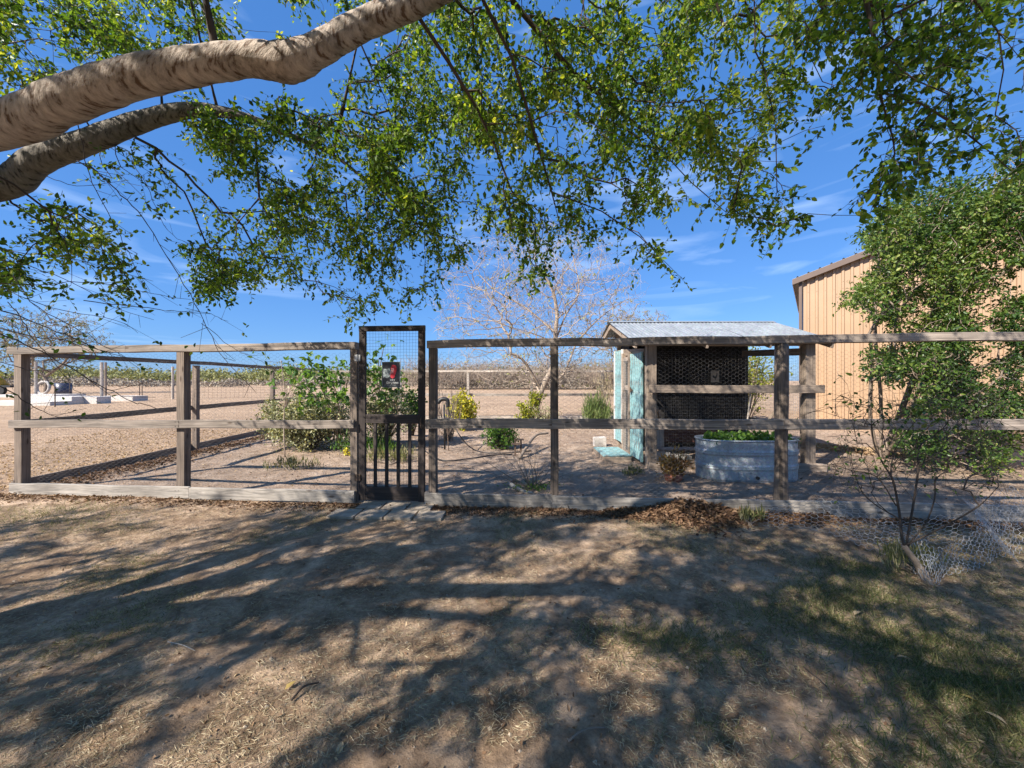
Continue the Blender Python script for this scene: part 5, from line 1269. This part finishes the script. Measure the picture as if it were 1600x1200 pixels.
# second bare tree behind the coop
bt2 = thing('bare_tree', (8, 32, 0), 'bare twiggy tree rising behind the left end of the coop roof', 'tree'); tb = np.array([7.9, 24, 0])
at6 = [np.array([7.6, 24, 4.0])+rnd_dir(1)[0]*np.array([2.6, 2, 2.5])*rng.random()**.4 for _ in range(420)]
PB, RB, n5, eb = grow([spline([tb, tb+[.1, 0, 1.], tb+[-.2, 0, 2.0]], 4)], np.array(at6), .25, .1, 0, .5, .1)
Rb = radii(PB, RB, .010, .38, .18); A, B, ra, rb, idx = edges(PB, RB, Rb); V, Fc = prisms(A, B, ra, rb, 4)
link('branch', mesh_np('branch', V, Fc, M_greytwig, smooth=True), bt2)['kind'] = 'stuff'
A, B, Lp, Ld = shoots(PB[eb], rnd_dir(len(eb)), 3, .2, .6, 3, 0, 0, 0); V, Fc = prisms(A, B, .007, .005, 3); link('twig', mesh_np('twig', V, Fc, M_greytwig), bt2)['kind'] = 'stuff'
foliage('foliage', Lp, Ld, .06, .12, .4, M_far, bt2)
# shrub behind coop right side
bush('field_shrub', 'yellow green leafy shrub seen through the open side of the coop', 'bush', (8.3, 13.6, 0), (8.4, 13.6, 1.7), (1.2, .8, 1.3), 2600, 90, M_yel, .09, .06, (0, .35), shell=.2, spread=.14, smat=M_paletwig, r0=.02)
# tyre and drum
q_ = P(99, 617, 40); q_[2] = 0
V, Fc = tube([(0, 0, 0), (0, 0, .5), (0, 0, 1.25)], .62, 16); tag(link('drum', mesh_np('drum', V, Fc, M_blue, smooth=True), None, q_), 'dark blue drum standing beyond the white slabs', 'drum')
t = np.linspace(0, 2*math.pi, 25); V, Fc = tube(np.column_stack([.62*np.cos(t), .08*np.sin(t), .62*np.sin(t)]), .12, 8, caps=False)
tag(link('tyre', mesh_np('tyre', V, Fc, M_conc, smooth=True), None, q_+[-1.0, -.9, .78]), 'pale worn tyre leaning beside the blue drum', 'tyre')
# implement at the far left edge
q_ = P(8, 612, 42); q_[2] = 0
im = thing('farm_implement', q_, 'black and yellow farm implement at the far left edge of the field', 'machine')
V, Fc = box_vf(-4, 1.2, -.5, .5, .75, 1.0); link('deck', mesh_np('deck', V, Fc, M_black), im, q_)
V, Fc = tube([(-.9, 0, 1.0), (-.9, 0, 1.35), (-.8, 0, 1.75), (-.7, 0, 1.95)], np.array([.9, .8, .5, .2]), 10); link('engine_cover', mesh_np('engine_cover', V, Fc, M_yellow, smooth=True), im, q_)
for xx in (-3, .2): V, Fc = tube([(xx, -.3, .45), (xx, -.6, .45)], .45, 14); link('wheel', mesh_np('wheel', V, Fc, M_black), im, q_)

# ------------------------------------------------------------------ horizon brush
def brush(name, label, x0, x1, y0, y1, nclump, per, rad, hfun, mat, lsz, twig=None, tint=(0, 1)):
    cx = rng.uniform(x0, x1, nclump); cy = rng.uniform(y0, y1, nclump); hh = hfun(cx, cy)*(.65+.6*rng.random(nclump))
    k = np.repeat(np.arange(nclump), per); n = len(k); d = rnd_dir(n)*(rng.random(n)**.45)[:, None]
    p = np.column_stack([cx[k]+d[:, 0]*rad*(.7+.3*hh[k]/3), cy[k]+d[:, 1]*rad, hh[k]*.5+d[:, 2]*hh[k]*.52])
    D = rnd_dir(n); V, Fc = leaves(p, D, rnd_dir(n, .5), lsz*(.5+rng.random(n)), lsz*.6*(.5+rng.random(n)))
    t = np.clip(np.repeat(rng.random(nclump), per)*.6+.4*rng.random(n), 0, 1)*(tint[1]-tint[0])+tint[0]
    root = tag(link(name, mesh_np(name, V, Fc, mat, tintv=np.repeat(t, 6))), label, 'brush', kind='stuff')
    return root
brush('treeline', 'hazy green line of mesquite brush along the horizon', -260, 60, 125, 165, 360, 150, 6.5, lambda x, y: 5.6+4.5*vnoise(x, y, 24, 96), M_far, .9)
brush('brown_brush', 'brown dry brush standing before the green treeline', -190, 10, 85, 118, 260, 90, 3.4, lambda x, y: 2.0+2.0*vnoise(x, y, 14, 95), M_farb, .5)
brush('brown_brush', 'grey brown thicket across the end of the field behind the bare tree', -16, 40, 62, 78, 260, 130, 2.6, lambda x, y: 3.6+3.0*vnoise(x, y, 7, 97), M_farb, .28, tint=(.0, .8))
brush('green_brush', 'low green brush mixed into the thicket behind the bare tree', -16, 40, 66, 84, 80, 90, 2.4, lambda x, y: np.full(len(x), 4.0), M_far, .25)
# thicket twigs standing up against the sky
A, B = [], []
for _ in range(300):
    b = np.array([rng.uniform(-17, 38), rng.uniform(60, 74), 0]); H = rng.uniform(3.6, 6.2)
    for __ in range(26):
        m = b+np.array([rng.normal()*1.0, rng.normal()*.6, H*rng.uniform(.2, .75)]); e = m+np.array([rng.normal()*.9, rng.normal()*.5, H*.3*rng.random()+.2]); A += [b*.3+m*.7, m]; B += [m, e]
V, Fc = prisms(np.array(A), np.array(B), .022, .014, 3)
tag(link('thicket', mesh_np('thicket', V, Fc, M_greytwig)), 'bare grey twigs of the thicket against the sky', 'brush', kind='stuff')
# field undergrowth: dry tufts in the reddish field
X = rng.uniform(-90, 30, 9000); Yq = 16+60*rng.random(9000)**1.3; p = np.column_stack([X, Yq, np.full(9000, .01)])
blades(p, .10, .012, M_straw, 'field_stubble', 'sparse dry stubble over the reddish field', .5)
bpy.context.view_layer.update()

# nails and staples on the front fence boards
heads = []
for px in (287, 555, 677, 866, 1220):
    for zz in (.04, .11, zmid(FP(px, 0).x)+.025, zmid(FP(px, 0).x)+.08):
        for dx in (-.02, .025):
            heads.append(FP(px, zz, .098)+fd*dx)
A = np.array([tuple(h) for h in heads]); V, Fc = prisms(A, A+np.array(fn)*.003, .006, .006, 6)
for root_ in [o for o in bpy.data.objects if o.name.startswith('rail_fence')][:1]:
    o = link('nail', mesh_np('nail', V, Fc, M_iron), root_); o['kind'] = 'stuff'
# shared groups of look-alike things
GROUPS = {'rail_fence': 'rail fences round the garden', 'concrete_block': 'loose concrete blocks', 'concrete_slab': 'white concrete slabs at the far left', 'fence_post': 'far posts and stakes in the field',
          'fallen_stick': 'sticks lying on the dirt', 'fallen_leaf': 'single leaves lying on the dirt', 'low_weeds': 'patches of low weeds', 'weed_tuft': 'weed tufts outside the fence', 'garden_hose': 'black garden hoses',
          'young_fig_tree': 'young large leaved trees', 'lime_shrub': 'lime shrubs at the bare tree', 'bare_tree': 'bare trees'}
for o in bpy.data.objects:
    b = o.name.split('.')[0]
    if o.parent is None and b in GROUPS and 'label' in o: o['group'] = GROUPS[b]
